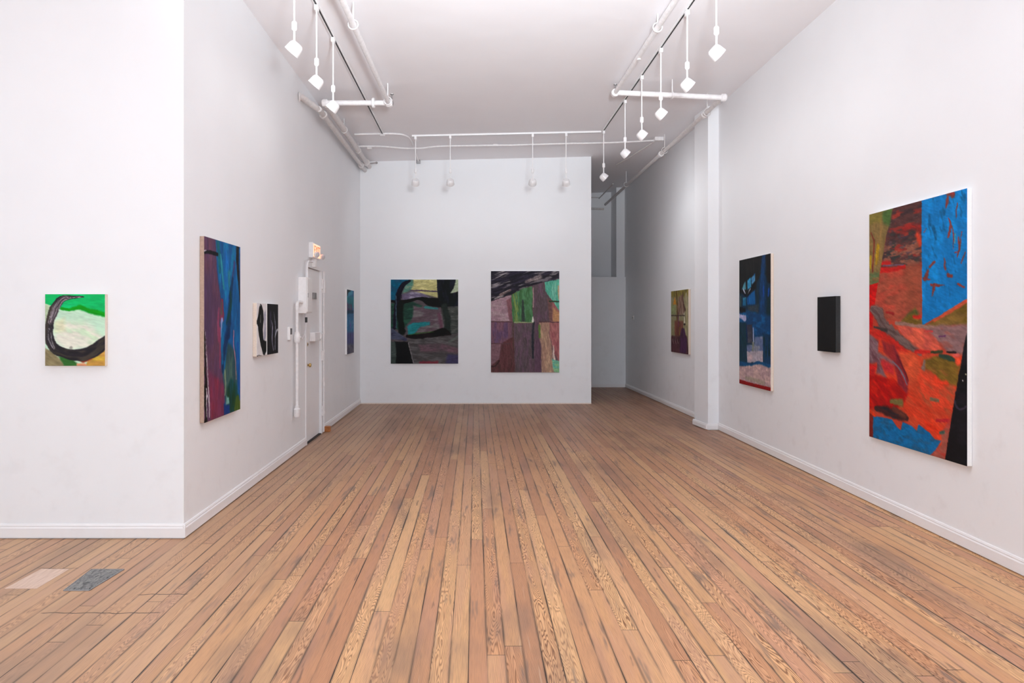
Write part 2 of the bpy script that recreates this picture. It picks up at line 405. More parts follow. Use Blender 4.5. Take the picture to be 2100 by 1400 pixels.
# electrical box protruding from the wall
bx0 = xl(7.8)
eb = empty('electrical_box', (bx0+.002, 7.83, 1.56), 'white rectangular metal electrical box mounted on the left wall before the door', 'electrical box')
MB().box((bx0+.001, 7.72, 1.56), (bx0+.095, 7.98, 1.97), bev=.004).build('housing', M['white_metal'], eb)
MB().box((bx0+.095, 7.735, 1.575), (bx0+.103, 7.965, 1.955), bev=.003).build('cover', M['white_metal'], eb)
MB().box((bx0+.103, 7.75, 1.74), (bx0+.108, 7.765, 1.79)).build('latch', M['steel'], eb)
cb = MB(); cb.tube([(bx0+.05, 7.86, 1.555), (bx0+.05, 7.87, 1.40), (bx0+.045, 7.84, 1.32), (bx0+.03, 7.80, 1.275), (bx0+.012, 7.79, 1.27)], .010)
cb.tube([(bx0+.07, 7.80, 1.555), (bx0+.07, 7.80, 1.40), (bx0+.06, 7.78, 1.30)], .007)
o = cb.build('cable', M['cable'], origin=(bx0+.05, 7.84, 1.27)); tag(o, 'pale cable looping down under the white electrical box', 'cable')
o = MB().box((bx0+.062, 7.785, 1.455), (bx0+.085, 7.815, 1.515), bev=.003).build('cable_tag', M['black'], origin=(bx0+.07, 7.80, 1.455)); tag(o, 'small black clip on the cable below the electrical box', 'clip')
cd = MB(); cd.tube([(bx0+.05, 7.93, 1.97), (bx0+.05, 7.93, 2.09)]+arc((bx0+.05, 8.01, 2.09), .08, PI, PI/2, 6, (0, 1, 0), (0, 0, 1))+[(bx0+.05, 8.20, 2.185)], .013)
o = cd.build('conduit', M['pipe'], origin=(bx0+.05, 7.93, 1.97)); tag(o, 'white conduit curving from the electrical box up to the exit sign', 'conduit')

# keypad thermostat
tx = xl(7.3)
th = empty('thermostat', (tx, 7.32, 1.32), 'small white wall controller with a dark screen beside the thick conduit', 'thermostat')
MB().box((tx+.001, 7.27, 1.27), (tx+.028, 7.37, 1.41), bev=.004).build('body', M['white_metal'], th)
MB().box((tx+.028, 7.285, 1.33), (tx+.030, 7.355, 1.395)).build('screen', M['paper'], th)

# exit sign with emergency lamps
sx = xl(8.45)
es = empty('exit_sign', (sx, 8.42, 2.19), 'glowing exit sign with two emergency lamp heads above the left wall door', 'exit sign')
MB().box((sx+.002, 8.22, 2.235), (sx+.055, 8.60, 2.42), bev=.006).build('housing', M['white_metal'], es)
MB().box((sx+.055, 8.235, 2.25), (sx+.058, 8.585, 2.405)).build('lit_face', M['sign_glow'], es)
cu = bpy.data.curves.new('t', 'FONT'); cu.body = 'EXIT'; cu.size = .155; cu.extrude = .0015; cu.align_x = 'CENTER'; cu.align_y = 'CENTER'
to = bpy.data.objects.new('t', cu); C.objects.link(to); bpy.context.view_layer.update()
me = bpy.data.meshes.new_from_object(to); bpy.data.objects.remove(to)
me.transform(Matrix(((0, 0, 1, .060), (1, 0, 0, -.01), (0, 1, 0, 2.327-2.19), (0, 0, 0, 1)))); me.materials.clear(); me.materials.append(M['sign_red'])
lt = bpy.data.objects.new('lettering', me); C.objects.link(lt); lt.parent = es
for yy in (8.27, 8.58):
    lm = MB(); lm.lathe([(.016, 0), (.030, .03), (.037, .05), (.037, .060), (.034, .060)], (sx+.055, yy, 2.285), (.75, -.45, -.25)); lh = lm.build('lamp_head', M['white_metal'], es)
    d = Vector((.75, -.45, -.25)).normalized()
    ln = MB().lathe([(.033, 0), (.026, .006), (.01, .009)], Vector((sx+.055, yy, 2.285))+d*.060, d); e = ln.build('lens', M['lens_off'], es); e.parent = lh
MB().box((sx+.002, 8.36, 2.13), (sx+.05, 8.44, 2.235), bev=.006).build('mounting_box', M['white_metal'], es)

# ------------------------------------------------------------------ floor pieces
pl = empty('floor_plate', (-2.20, 3.92, 0.0), 'wrinkled grey metal plate set in the floorboards at the lower left', 'floor plate')
g = MB(); rnd = random.Random(3); nx_, ny_ = 14, 26
vs = []; q = [(-2.269, 3.763), (-2.129, 3.763), (-2.10, 4.078), (-2.294, 4.078)]
for j in range(ny_+1):
    for i in range(nx_+1):
        a, b = i/nx_, j/ny_
        x = (q[0][0]*(1-a)+q[1][0]*a)*(1-b)+(q[3][0]*(1-a)+q[2][0]*a)*b; y = 3.763+(4.078-3.763)*b
        edge = i in (0, nx_) or j in (0, ny_)
        vs.append((x+(0 if edge else rnd.uniform(-.003, .003)), y, .0015 if edge else .004+rnd.uniform(0, .006)))
g.add(vs, [(j*(nx_+1)+i, j*(nx_+1)+i+1, (j+1)*(nx_+1)+i+1, (j+1)*(nx_+1)+i) for j in range(ny_) for i in range(nx_)], True)
g.build('sheet', M['plate'], pl)
r_ = MB(); 
for a, b in ((q[0], q[1]), (q[1], q[2]), (q[2], q[3]), (q[3], q[0])): r_.tube([(*a, .002), (*b, .002)], .004, 8)
r_.build('rim', M['steel'], pl)
o = MB().prism([(-2.615, 3.79), (-2.436, 3.79), (-2.43, 4.086), (-2.598, 4.086)], 0.0, 0.0025).build('floor_patch', M['patch'], origin=(-2.52, 3.94, 0))
tag(o, 'pale wooden patch let into the floorboards left of the grey plate', 'floor patch')

# ------------------------------------------------------------------ pipes under the ceiling
def rod(a, b, name, parent, r=.006): return MB().cyl(a, b, r, 8).build(name, M['pipe'], parent)
def hanger(parent, p, axis, R, mat='pipe'):
    e = MB().ring(p, axis, R, .006); hb = e.build('hanger_ring', M[mat], parent)
    rr = MB().cyl((p[0], p[1], p[2]+R), (p[0], p[1], cz(p[0], p[1])-.001), .0065, 8).build('hanger_rod', M[mat], parent)
zP = H0
# sprinkler pipe on the left part of the ceiling: runs to D 8.1, then crosses to the left wall run
A = Vector((-1.10, 3.6, zP+2.555)); B = Vector((-1.03, 8.1, zP+2.557)); Cc = Vector((-1.776, 8.1, zP+2.557)); Dd = Vector((-1.865, 11.99, zP+2.665))
sp = empty('sprinkler_pipe', A, 'white sprinkler pipe running back near the left track, then crossing to the left wall', 'pipe')
MB().tube([A, B], .026).build('pipe', M['pipe'], sp)
MB().tube([B+Vector((.05, 0, 0)), Cc], .031).build('cross_pipe', M['pipe'], sp)
MB().lathe([(.036, 0), (.044, .012), (.044, .05), (.036, .062)], B+Vector((.05, 0, 0)), (-1, 0, 0)).build('elbow', M['pipe'], sp)
MB().lathe([(.034, 0), (.046, .012), (.046, .06), (.034, .072)], B+Vector((0, .05, 0)), (0, -1, 0)).build('elbow', M['pipe'], sp)
MB().lathe([(.030, 0), (.044, .012), (.044, .06), (.034, .072)], Cc+Vector((-.045, 0, 0)), (1, 0, 0)).build('elbow', M['pipe'], sp)
MB().ring((-1.21, 8.1, zP+2.557), (1, 0, 0), .050, .011).build('coupling', M['white_metal'], sp)
for y in (5.0, 5.94): hanger(sp, (A.x+(B.x-A.x)*(y-A.y)/(B.y-A.y), y, zP+2.556), (0, 1, 0), .042)
MB().lathe([(.020, 0), (.020, .045), (.028, .05)], (-1.068, 5.3, zP+2.555), (0, 0, -1)).build('coupling', M['pipe'], sp)
hanger(sp, (-1.03, 8.02, zP+2.557), (0, 1, 0), .045)
s = MB(); s.cyl((-.99, 8.1, zP+2.59), (-.99, 8.1, zP+2.655), .008, 8); s.lathe([(.02, 0), (.022, .006), (.01, .01)], (-.99, 8.1, zP+2.655), (0, 0, 1), 12)
s.build('sprinkler_head', M['steel'], sp)

wp = empty('sprinkler_pipe', Cc, 'thick dull pipe along the left wall under the ceiling, right one of the pair', 'pipe')
MB().tube([Cc+Vector((0, .05, 0)), Dd], .040).build('pipe', M['pipe_dull'], wp)
for f_ in (.33, .66): 
    p = Cc.lerp(Dd, f_); hanger(wp, tuple(p), Dd-Cc, .044, 'pipe_dull')
MB().lathe([(.048, 0), (.058, .01), (.058, .06), (.048, .07)], Cc.lerp(Dd, .90), Dd-Cc).build('coupling', M['pipe_dull'], wp)
s = MB(); p = Cc.lerp(Dd, .93); s.cyl(p, p+Vector((.16, 0, .015)), .010, 8); s.lathe([(.02, 0), (.022, .006), (.012, .03)], p+Vector((.15, 0, .014)), (1, 0, 0), 12); s.build('sprinkler_head', M['steel'], wp)
w2 = empty('wall_pipe', (xl(7.75)+.002, 7.75, zP+2.55), 'thick dull pipe bending out of the left wall, then running beside its twin', 'pipe')
e0 = Vector((xl(7.75)+.003, 7.75, zP+2.52))
pts = [e0, e0+Vector((.03, .05, 0)), Vector((-1.935, 7.95, zP+2.512)), Vector((-1.882, 8.2, zP+2.505)), Vector((-1.872, 8.5, zP+2.508)), Vector((-1.94, 11.99, zP+2.60))]
def smooth(pts, n=6):
    P = [Vector(p) for p in pts]; P = [P[0]]+P+[P[-1]]; out = []
    for i in range(1, len(P)-2):
        for k in range(n):
            t = k/n; a, b, c, d = P[i-1:i+3]
            out.append(.5*((2*b)+(c-a)*t+(2*a-5*b+4*c-d)*t*t+(3*b-a-3*c+d)*t**3))
    return out+[P[-2]]
MB().tube(smooth(pts), .034).build('pipe', M['pipe_dull'], w2)
MB().lathe([(.042, 0), (.050, .01), (.050, .06), (.042, .07)], pts[4]-Vector((0, .12, 0)), pts[5]-pts[4]).build('coupling', M['pipe_dull'], w2)
MB().lathe([(.042, 0), (.050, .01), (.050, .06), (.042, .07)], pts[4].lerp(pts[5], .86), pts[5]-pts[4]).build('coupling', M['pipe_dull'], w2)
MB().ring(e0+Vector((.004, .006, 0)), (1, .3, 0), .045, .008).build('wall_flange', M['pipe_dull'], w2)

# right sprinkler pipe
A = Vector((1.72, 3.6, zP+2.70)); B = Vector((1.66, 8.1, zP+2.68)); E = Vector((2.935, 8.1, zP+2.62)); F = Vector((2.95, 13.35, zP+2.60)); G = Vector((2.95, 15.50, zP+2.59))
rp = empty('sprinkler_pipe', A, 'white sprinkler pipe beside the right track, then crossing towards the right wall', 'pipe')
MB().tube([A, B], .026).build('pipe', M['pipe'], rp)
MB().tube([B, E], .032).build('cross_pipe', M['pipe'], rp)
MB().lathe([(.034, 0), (.046, .012), (.046, .06), (.034, .072)], B+Vector((0, .05, 0)), (0, -1, 0)).build('elbow', M['pipe'], rp)
MB().lathe([(.030, 0), (.045, .015), (.045, .06), (.034, .072)], E+Vector((.045, 0, 0)), (-1, 0, 0)).build('elbow', M['pipe'], rp)
for y in (5.15, 6.31): hanger(rp, (A.x+(B.x-A.x)*(y-A.y)/(B.y-A.y), y, zP+2.69), (0, 1, 0), .042)
MB().lathe([(.018, 0), (.018, .04), (.026, .045)], (1.677, 7.0, zP+2.69), (0, 0, -1)).build('coupling', M['pipe'], rp)
hanger(rp, (2.335, 8.1, zP+2.648), (1, 0, 0), .040)
s = MB(); s.cyl(B+Vector((0, 0, .03)), B+Vector((0, 0, .09)), .008, 8); s.lathe([(.02, 0), (.022, .006), (.01, .01)], B+Vector((0, 0, .09)), (0, 0, 1), 12); s.build('sprinkler_head', M['steel'], rp)
hp = empty('sprinkler_pipe', E, 'long dull pipe running back from the cross pipe along the hallway ceiling', 'pipe')
MB().tube([E+Vector((0, .045, 0)), F, G], .027).build('pipe', M['pipe_dull'], hp)
for y in (8.65, 10.6, 13.3): hanger(hp, (2.937, y, zP+2.61), (0, 1, 0), .045, 'pipe_dull' if y < 13 else 'pipe')
MB().lathe([(.034, 0), (.042, .01), (.042, .06), (.034, .07)], (2.937, 8.75, zP+2.616), (0, 1, 0)).build('coupling', M['pipe_dull'], hp)
MB().lathe([(.034, 0), (.044, .01), (.044, .07), (.034, .08)], (2.944, 10.8, zP+2.61), (0, 1, 0)).build('coupling', M['pipe'], hp)
o = MB().tube([(1.95, 15.572, zP+2.52), (2.93, 15.572, zP+2.50)], .026).build('pipe', M['pipe_dull'], origin=(2.4, 15.4, zP+2.51)); tag(o, 'dim horizontal pipe high on the far wall of the hallway', 'pipe')
o = MB().tube([(2.45, 15.57, zP+2.76), (2.82, 15.57, zP+2.76), (2.82, 15.57, zP+2.74), (2.82, 14.0, zP+2.76)], .012, 8).build('conduit', M['pipe_dull'], origin=(2.82, 15.57, zP+2.74)); tag(o, 'thin dim conduit at the end of the hallway ceiling', 'conduit')

# thin conduits across the ceiling near the back
def ceil_line(pts, off): return [Vector((x, y, cz(x, y)-off)) for x, y in pts]
o1 = empty('conduit', (0.5, 10.85, cz(.5, 10.85)), 'slightly wavy thin white conduit crossing the whole ceiling before the back wall', 'conduit')
MB().tube(smooth(ceil_line([(-1.96, 10.75), (-1.5, 10.78), (-1.15, 10.93), (-.85, 10.95), (-.6, 10.86), (0, 10.86), (.6, 10.88), (1.4, 10.86), (2.2, 10.86), (2.86, 10.78)], .045), 5), .013, 10).build('pipe', M['pipe'], o1)
for x in (-1.72, .28): MB().lathe([(.02, 0), (.02, .07)], (x, 10.86, cz(x, 10.86)-.045), (1, 0, 0), 12).build('coupling', M['pipe'], o1)
MB().box((2.82, 10.72, cz(2.85, 10.8)-.06), (2.96, 10.84, cz(2.96, 10.8)-.005), bev=.006).build('junction_box', M['pipe'], o1)
MB().tube([(2.88, 10.80, cz(2.86, 10.8)-.03), (2.72, 11.9, cz(2.72, 11.9)-.03), (2.6, 12.6, cz(2.6, 12.6)-.03)], .013, 10).build('branch', M['pipe_dull'], o1)
o2 = empty('conduit', (-1.5, 10.17, cz(-1.5, 10.17)), 'short white conduit from the left wall pipes bending back towards the back wall', 'conduit')
MB().tube(smooth(ceil_line([(-1.80, 10.15), (-1.5, 10.15), (-1.25, 10.16), (-1.08, 10.24), (-1.0, 10.5), (-1.0, 11.2), (-1.0, 11.93)], .016), 5), .013, 10).build('pipe', M['pipe'], o2)
MB().lathe([(.02, 0), (.02, .07)], (-1.42, 10.18, cz(-1.4, 10.18)-.022), (1, 0, 0), 12).build('coupling', M['pipe'], o2)
MB().box((-1.035, 11.93, cz(-1, 11.95)-.06), (-.965, 11.995, cz(-1, 11.95)-.005), bev=.004).build('junction_box', M['steel'], o2)

# ------------------------------------------------------------------ lighting tracks and their heads
def track(name_label, a, b, drop=.002):
    a = Vector((*a, 0)); b = Vector((*b, 0)); d = (b-a).normalized(); n = Vector((-d.y, d.x, 0))
    e = empty('lighting_track', ((a.x+b.x)/2, (a.y+b.y)/2, cz((a.x+b.x)/2, (a.y+b.y)/2)), name_label, 'lighting track')
    def P(p, s, dz): q_ = p+n*s; return (q_.x, q_.y, cz(q_.x, q_.y)-drop-dz)
    prof = [(-.018, 0), (.018, 0), (.018, .024), (.0085, .024), (.0085, .008), (-.0085, .008), (-.0085, .024), (-.018, .024)]
    mb = MB(); m = len(prof)
    vs = [P(a, *q_) for q_ in prof]+[P(b, *q_) for q_ in prof]
    mb.add(vs, [(i, (i+1) % m, m+(i+1) % m, m+i) for i in range(m)]+[(0, 1, 4, 5), (1, 2, 3, 4), (5, 6, 7, 0), (m, m+5, m+4, m+1), (m+1, m+4, m+3, m+2), (m+5, m, m+7, m+6)])
    mb.build('channel', M['white_metal'], e)
    s_ = MB(); pr = [(-.008, .009), (.008, .009), (.008, .0225), (-.008, .0225)]
    vs = [P(a, *q_) for q_ in pr]+[P(b, *q_) for q_ in pr]
    s_.add(vs, [(0, 1, 5, 4), (1, 2, 6, 5), (2, 3, 7, 6), (3, 0, 4, 7), (0, 3, 2, 1), (4, 5, 6, 7)])
    s_.build('slot', M['slot'], e)
    return e
track('long white lighting track with a dark slot on the left side of the ceiling', (-1.38, 3.2), (-1.38, 10.12))
track('long white lighting track with a dark slot on the right side of the ceiling', (1.92, 3.2), (1.92, 10.27))
track('white lighting track running crosswise before the back wall', (-.96, 10.32), (1.90, 10.32))

def head(loc, aim, zhead, label, group, power, spot=160):
    x, y = loc; zc = cz(x, y)-.0285
    e = empty('track_spotlight', (x, y, zc), label, 'spotlight', group)
    MB().box((x-.017, y-.03, zc-.045), (x+.017, y+.03, zc), bev=.005).build('track_adapter', M['white_metal'], e)
    MB().cyl((x, y, zc-.045), (x, y, zhead+.20), .0065, 10).build('stem', M['white_metal'], e)
    MB().lathe([(.012, 0), (.021, .012), (.021, .062), (.015, .07)], (x, y, zhead+.135), (0, 0, 1), 16).build('connector', M['white_metal'], e)
    nk = MB().cyl((x, y, zhead+.045), (x, y, zhead+.14), .008, 10); nk.build('neck', M['white_metal'], e)
    d = Vector(aim).normalized(); c_ = Vector((x, y, zhead))
    hb = MB().lathe([(.012, -.050), (.036, -.048), (.049, -.036), (.056, -.015), (.061, .036), (.061, .040), (.053, .040), (.050, .022)], c_, d, 28).build('lamp_housing', M['white_metal'], e)
    ln = MB().lathe([(.049, .022), (.038, .028), (.015, .031)], c_, d, 24).build('lens', M['lens_glow'], e); ln.parent = hb
    if 'dark hallway' in label: power = power*4.4
    if power:
        L = bpy.data.lights.new('spot', 'SPOT'); L.energy = power; L.spot_size = math.radians(spot); L.spot_blend = 1.0; L.shadow_soft_size = .05; L.color = (.95, .97, 1.0)
        lo = bpy.data.objects.new('spot_beam', L); C.objects.link(lo); lo.parent = e
        lo.location = (c_+d*.05)-Vector((x, y, zc)); lo.rotation_euler = d.to_track_quat('-Z', 'Y').to_euler()
    return e
PW = 15.0
lft = [(5.2, 'white track spotlight nearest the camera on the left track'), (5.93, 'middle one of the three left white track spotlights'), (6.62, 'white left track spotlight hanging in front of the cross pipe')]
for y, lb in lft: head((-1.38, y), (-.66, .10, -.75), H0+2.055, lb, 'spotlights on the left track', PW*.12)
rgt = [(5.44, 'largest white track spotlight hanging at the right, nearest the camera'), (6.19, 'second nearest white track spotlight on the right track'), (7.07, 'white right track spotlight whose stem crosses the thick cross pipe, head just below it'), (7.88, 'fourth white spotlight back along the right track'), (8.76, 'fifth white spotlight back along the right track, smallest before the hall'), (10.22, 'farthest right track spotlight, hanging against the dark hallway')]
for y, lb in rgt: head((1.92, y), (.74, .10, -.62), H0+2.12, lb, 'spotlights on the right track', PW*.6)
bck = [(-.905, (-.12, .72, -.62), 'leftmost of the four spotlights before the back wall'), (-.38, (.02, .75, -.62), 'second from the left of the four spotlights before the back wall'), (.865, (-.02, .75, -.62), 'third from the left of the four spotlights before the back wall'), (1.37, (.10, .75, -.62), 'rightmost of the four spotlights before the back wall')]
for x, am, lb in bck: head((x, 10.32), am, H0+2.06, lb, 'spotlights before the back wall', PW*.55)

# ------------------------------------------------------------------ painted canvases
def hsh(xi, yi, s):
    h = (xi.astype(np.int64)*374761393+yi.astype(np.int64)*668265263+s*974634777) & 0xffffffff
    h = ((h ^ (h >> 13))*1274126177) & 0xffffffff
    return ((h ^ (h >> 16)) & 0xffff)/65535.0
def n2(x, y, s):
    xi = np.floor(x); yi = np.floor(y); fx = x-xi; fy = y-yi; fx = fx*fx*(3-2*fx); fy = fy*fy*(3-2*fy)
    a = hsh(xi, yi, s); b = hsh(xi+1, yi, s); c = hsh(xi, yi+1, s); d = hsh(xi+1, yi+1, s)
    return (a*(1-fx)+b*fx)*(1-fy)+(c*(1-fx)+d*fx)*fy
def fbm(x, y, s, o=3):
    v = 0; a = 1; t = 0
    for k in range(o): v = v+a*n2(x*2**k, y*2**k, s+k*17); t += a; a *= .55
    return v/t
def ss(a, b, x): t = np.clip((x-a)/(b-a), 0, 1); return t*t*(3-2*t)
class Art:
    def __init__(s, quad, W, Hh, nx, ny, bg, seed=1):
        s.W, s.H, s.nx, s.ny, s.seed = W, Hh, nx, ny, seed
        u, v = np.meshgrid(np.linspace(0, 1, nx+1), np.linspace(0, 1, ny+1)); s.x = u*W; s.y = v*Hh
        s.c = np.ones(u.shape+(3,))*np.array(bg, float)
        A_ = []; b_ = []
        for (px, py), (U, Vv) in zip(quad, ((0, 0), (1, 0), (1, 1), (0, 1))):
            A_ += [[px, py, 1, 0, 0, 0, -U*px, -U*py], [0, 0, 0, px, py, 1, -Vv*px, -Vv*py]]; b_ += [U, Vv]
        s.h = np.append(np.linalg.solve(np.array(A_, float), np.array(b_, float)), 1).reshape(3, 3)
        s.z = (0, 0, 1); s.k = 0
        s.c *= (1+.10*(s.streak(0, 3, .05)-.5))[..., None]
    def m(s, p):                                          # picture reading -> metres on the canvas
        x0, y0, k = s.z; q = s.h @ np.array([x0+p[0]/k, y0+p[1]/k, 1.0]); return np.array([q[0]/q[2]*s.W, q[1]/q[2]*s.H])
    def streak(s, ang, st, size):
        s.k += 1; a = math.radians(ang); X = s.x*math.cos(a)+s.y*math.sin(a); Y = -s.x*math.sin(a)+s.y*math.cos(a)
        return fbm(X/(size*st), Y/size, s.seed*101+s.k*7)
    def blend(s, mask, col, col2, var, ang, st, size, mixk=.5):
        n = s.streak(ang, st, size); n1 = s.streak(ang, st, size*.45)
        c = np.ones(s.c.shape)*np.array(col, float)
        if col2 is not None: c = c+(np.array(col2, float)-c)*(ss(.42, .72, n)*mixk*2)[..., None].clip(0, 1)
        c = c*(1+var*2*(n1-.5))[..., None]
        s.c = s.c*(1-mask[..., None])+c*mask[..., None]
    def warp(s, amt, sc):
        s.k += 1; return (s.x+(fbm(s.x/sc, s.y/sc, s.seed*31+s.k)-.5)*2*amt, s.y+(fbm(s.x/sc, s.y/sc, s.seed*57+s.k+400)-.5)*2*amt)
    def poly(s, pts, col, col2=None, f=.008, wp=.012, ws=.08, var=.15, ang=0, st=3, size=.04, alpha=1, mixk=.5, thr=None):
        P = [s.m(p) for p in pts] if not callable(getattr(pts, 'm', None)) else pts
        X, Y = s.warp(wp, ws); ins = np.zeros(X.shape, bool); dmin = np.full(X.shape, 9.0); n = len(P)
        for i in range(n):
            x1, y1 = P[i]; x2, y2 = P[(i+1) % n]
            cnd = (y1 > Y) != (y2 > Y)
            xi = (x2-x1)*(Y-y1)/((y2-y1) if abs(y2-y1) > 1e-9 else 1e-9)+x1
            ins ^= cnd & (X < xi)
            L2 = max((x2-x1)**2+(y2-y1)**2, 1e-12); t = np.clip(((X-x1)*(x2-x1)+(Y-y1)*(y2-y1))/L2, 0, 1)
            dmin = np.minimum(dmin, np.hypot(X-x1-t*(x2-x1), Y-y1-t*(y2-y1)))
        sd = np.where(ins, dmin, -dmin); mk = ss(-f, f, sd)*alpha
        if thr is not None: mk = mk*ss(thr, thr+.14, s.streak(ang, st, size))
        s.blend(mk, col, col2, var, ang, st, size, mixk)
    def line(s, pts, w, col, col2=None, f=.3, wp=.006, ws=.06, var=.15, alpha=1, mixk=.5, fr=3.0):
        P = [s.m(p) for p in pts]; n = len(P)
        if n >= 3:                                          # round the path through its points
            ww0 = list(w) if hasattr(w, '__len__') else [w]*n
            Q = [P[0]]+P+[P[-1]]; W0_ = [ww0[0]]+ww0+[ww0[-1]]; P = []; w = []
            for i in range(1, n):
                for q in range(4):
                    t = q/4; A_, B0, C0, D0 = Q[i-1], Q[i], Q[i+1], Q[i+2]
                    P.append(.5*((2*B0)+(C0-A_)*t+(2*A_-5*B0+4*C0-D0)*t*t+(3*B0-A_-3*C0+D0)*t**3)); w.append(W0_[i]*(1-t)+W0_[i+1]*t)
            P.append(Q[-1]); w.append(W0_[-1]); n = len(P)
        # width is given in picture units across: convert with the local vertical/horizontal scale
        e = np.linalg.norm(s.m((pts[0][0], pts[0][1]+10))-s.m(pts[0]))/10
        ex = np.linalg.norm(s.m((pts[0][0]+10, pts[0][1]))-s.m(pts[0]))/10; k = (e*ex)**.5
        if not hasattr(w, '__len__'): w = [w]*n
        X, Y = s.warp(wp, ws); best = np.full(X.shape, 9.0); lat = np.zeros(X.shape); al = np.zeros(X.shape); ww = np.zeros(X.shape); acc = 0
        if n == 1: P = [P[0], P[0]+1e-5]; w = [w[0], w[0]]; n = 2
        for i in range(n-1):
            a, b = P[i], P[i+1]; d = b-a; L = max(np.hypot(*d), 1e-6); t = np.clip(((X-a[0])*d[0]+(Y-a[1])*d[1])/L**2, 0, 1)
            r = np.hypot(X-a[0]-t*d[0], Y-a[1]-t*d[1]); wi = (w[i]+(w[i+1]-w[i])*t)*k
            g = r/wi; mk = g < best; best = np.where(mk, g, best); sg = np.sign((X-a[0])*d[1]-(Y-a[1])*d[0])
            lat = np.where(mk, sg*g, lat); al = np.where(mk, acc+t*L, al); ww = np.where(mk, wi, ww); acc += L
        s.k += 1; am = min(.75, .25+f) if f >= .2 else .12
        best = best+(fbm(X/.035, Y/.035, s.seed*19+s.k)-.5)*am+(fbm(X/.011, Y/.011, s.seed*23+s.k)-.5)*am*.6
        mask = (1-ss(1-f, 1+f, best))*alpha
        br = fbm(lat*fr+7, al/(.12), s.seed*13+s.k)
        c = np.ones(s.c.shape)*np.array(col, float)
        if col2 is not None: c = c+(np.array(col2, float)-c)*(ss(.48, .68, br)*mixk*2).clip(0, 1)[..., None]
        c = c*(1+var*2*(fbm(lat*2+3, al/.06, s.seed+s.k)-.5))[..., None]
        s.c = s.c*(1-mask[..., None])+c*mask[..., None]
GAIN = 1.0
def finish(a, ang=0, amt=.010, dark=.10):
    # last pass of the brush: drag the wet edges along the stroke direction and lay fine bristle marks
    th = math.radians(ang); X = a.x*math.cos(th)+a.y*math.sin(th); Y = -a.x*math.sin(th)+a.y*math.cos(th)
    n = (fbm(X/.10, Y/.022, a.seed+900, 3)-.5)*2; m = (fbm(X/.03, Y/.008, a.seed+950, 2)-.5)*2; w_ = (fbm(a.x/.05, a.y/.05, a.seed+970, 3)-.5)*2
    dx = amt*(n+.5*m); sxx = a.x+dx*math.cos(th)+w_*amt*.5; syy = a.y+dx*math.sin(th)+w_*amt*.4
    fx = np.clip(sxx/a.W, 0, 1)*a.nx; fy = np.clip(syy/a.H, 0, 1)*a.ny
    i0 = np.minimum(fx.astype(int), a.nx-1); j0 = np.minimum(fy.astype(int), a.ny-1); tx = (fx-i0)[..., None]; ty = (fy-j0)[..., None]
    c = (a.c[j0, i0]*(1-tx)+a.c[j0, i0+1]*tx)*(1-ty)+(a.c[j0+1, i0]*(1-tx)+a.c[j0+1, i0+1]*tx)*ty
    a.c = c*(1+dark*m[..., None]+dark*.6*n[..., None])
def paint_mat():
    t = NT('oil_paint_on_canvas'); n = t.t.nodes.new('ShaderNodeAttribute'); n.attribute_name = 'pigment'
    x, y, z = t.coords(); p = t.comb(x, y, z)
    t.bump(t.noise(p, 55.0, 4.0, .6)+t.noise(p, 700.0, 1.0)*.4, .25, .0025)
    return t.set(Base_Color=V(t, n.outputs['Color']), Roughness=.6, Specular_IOR_Level=.14)
M['paint'] = paint_mat()

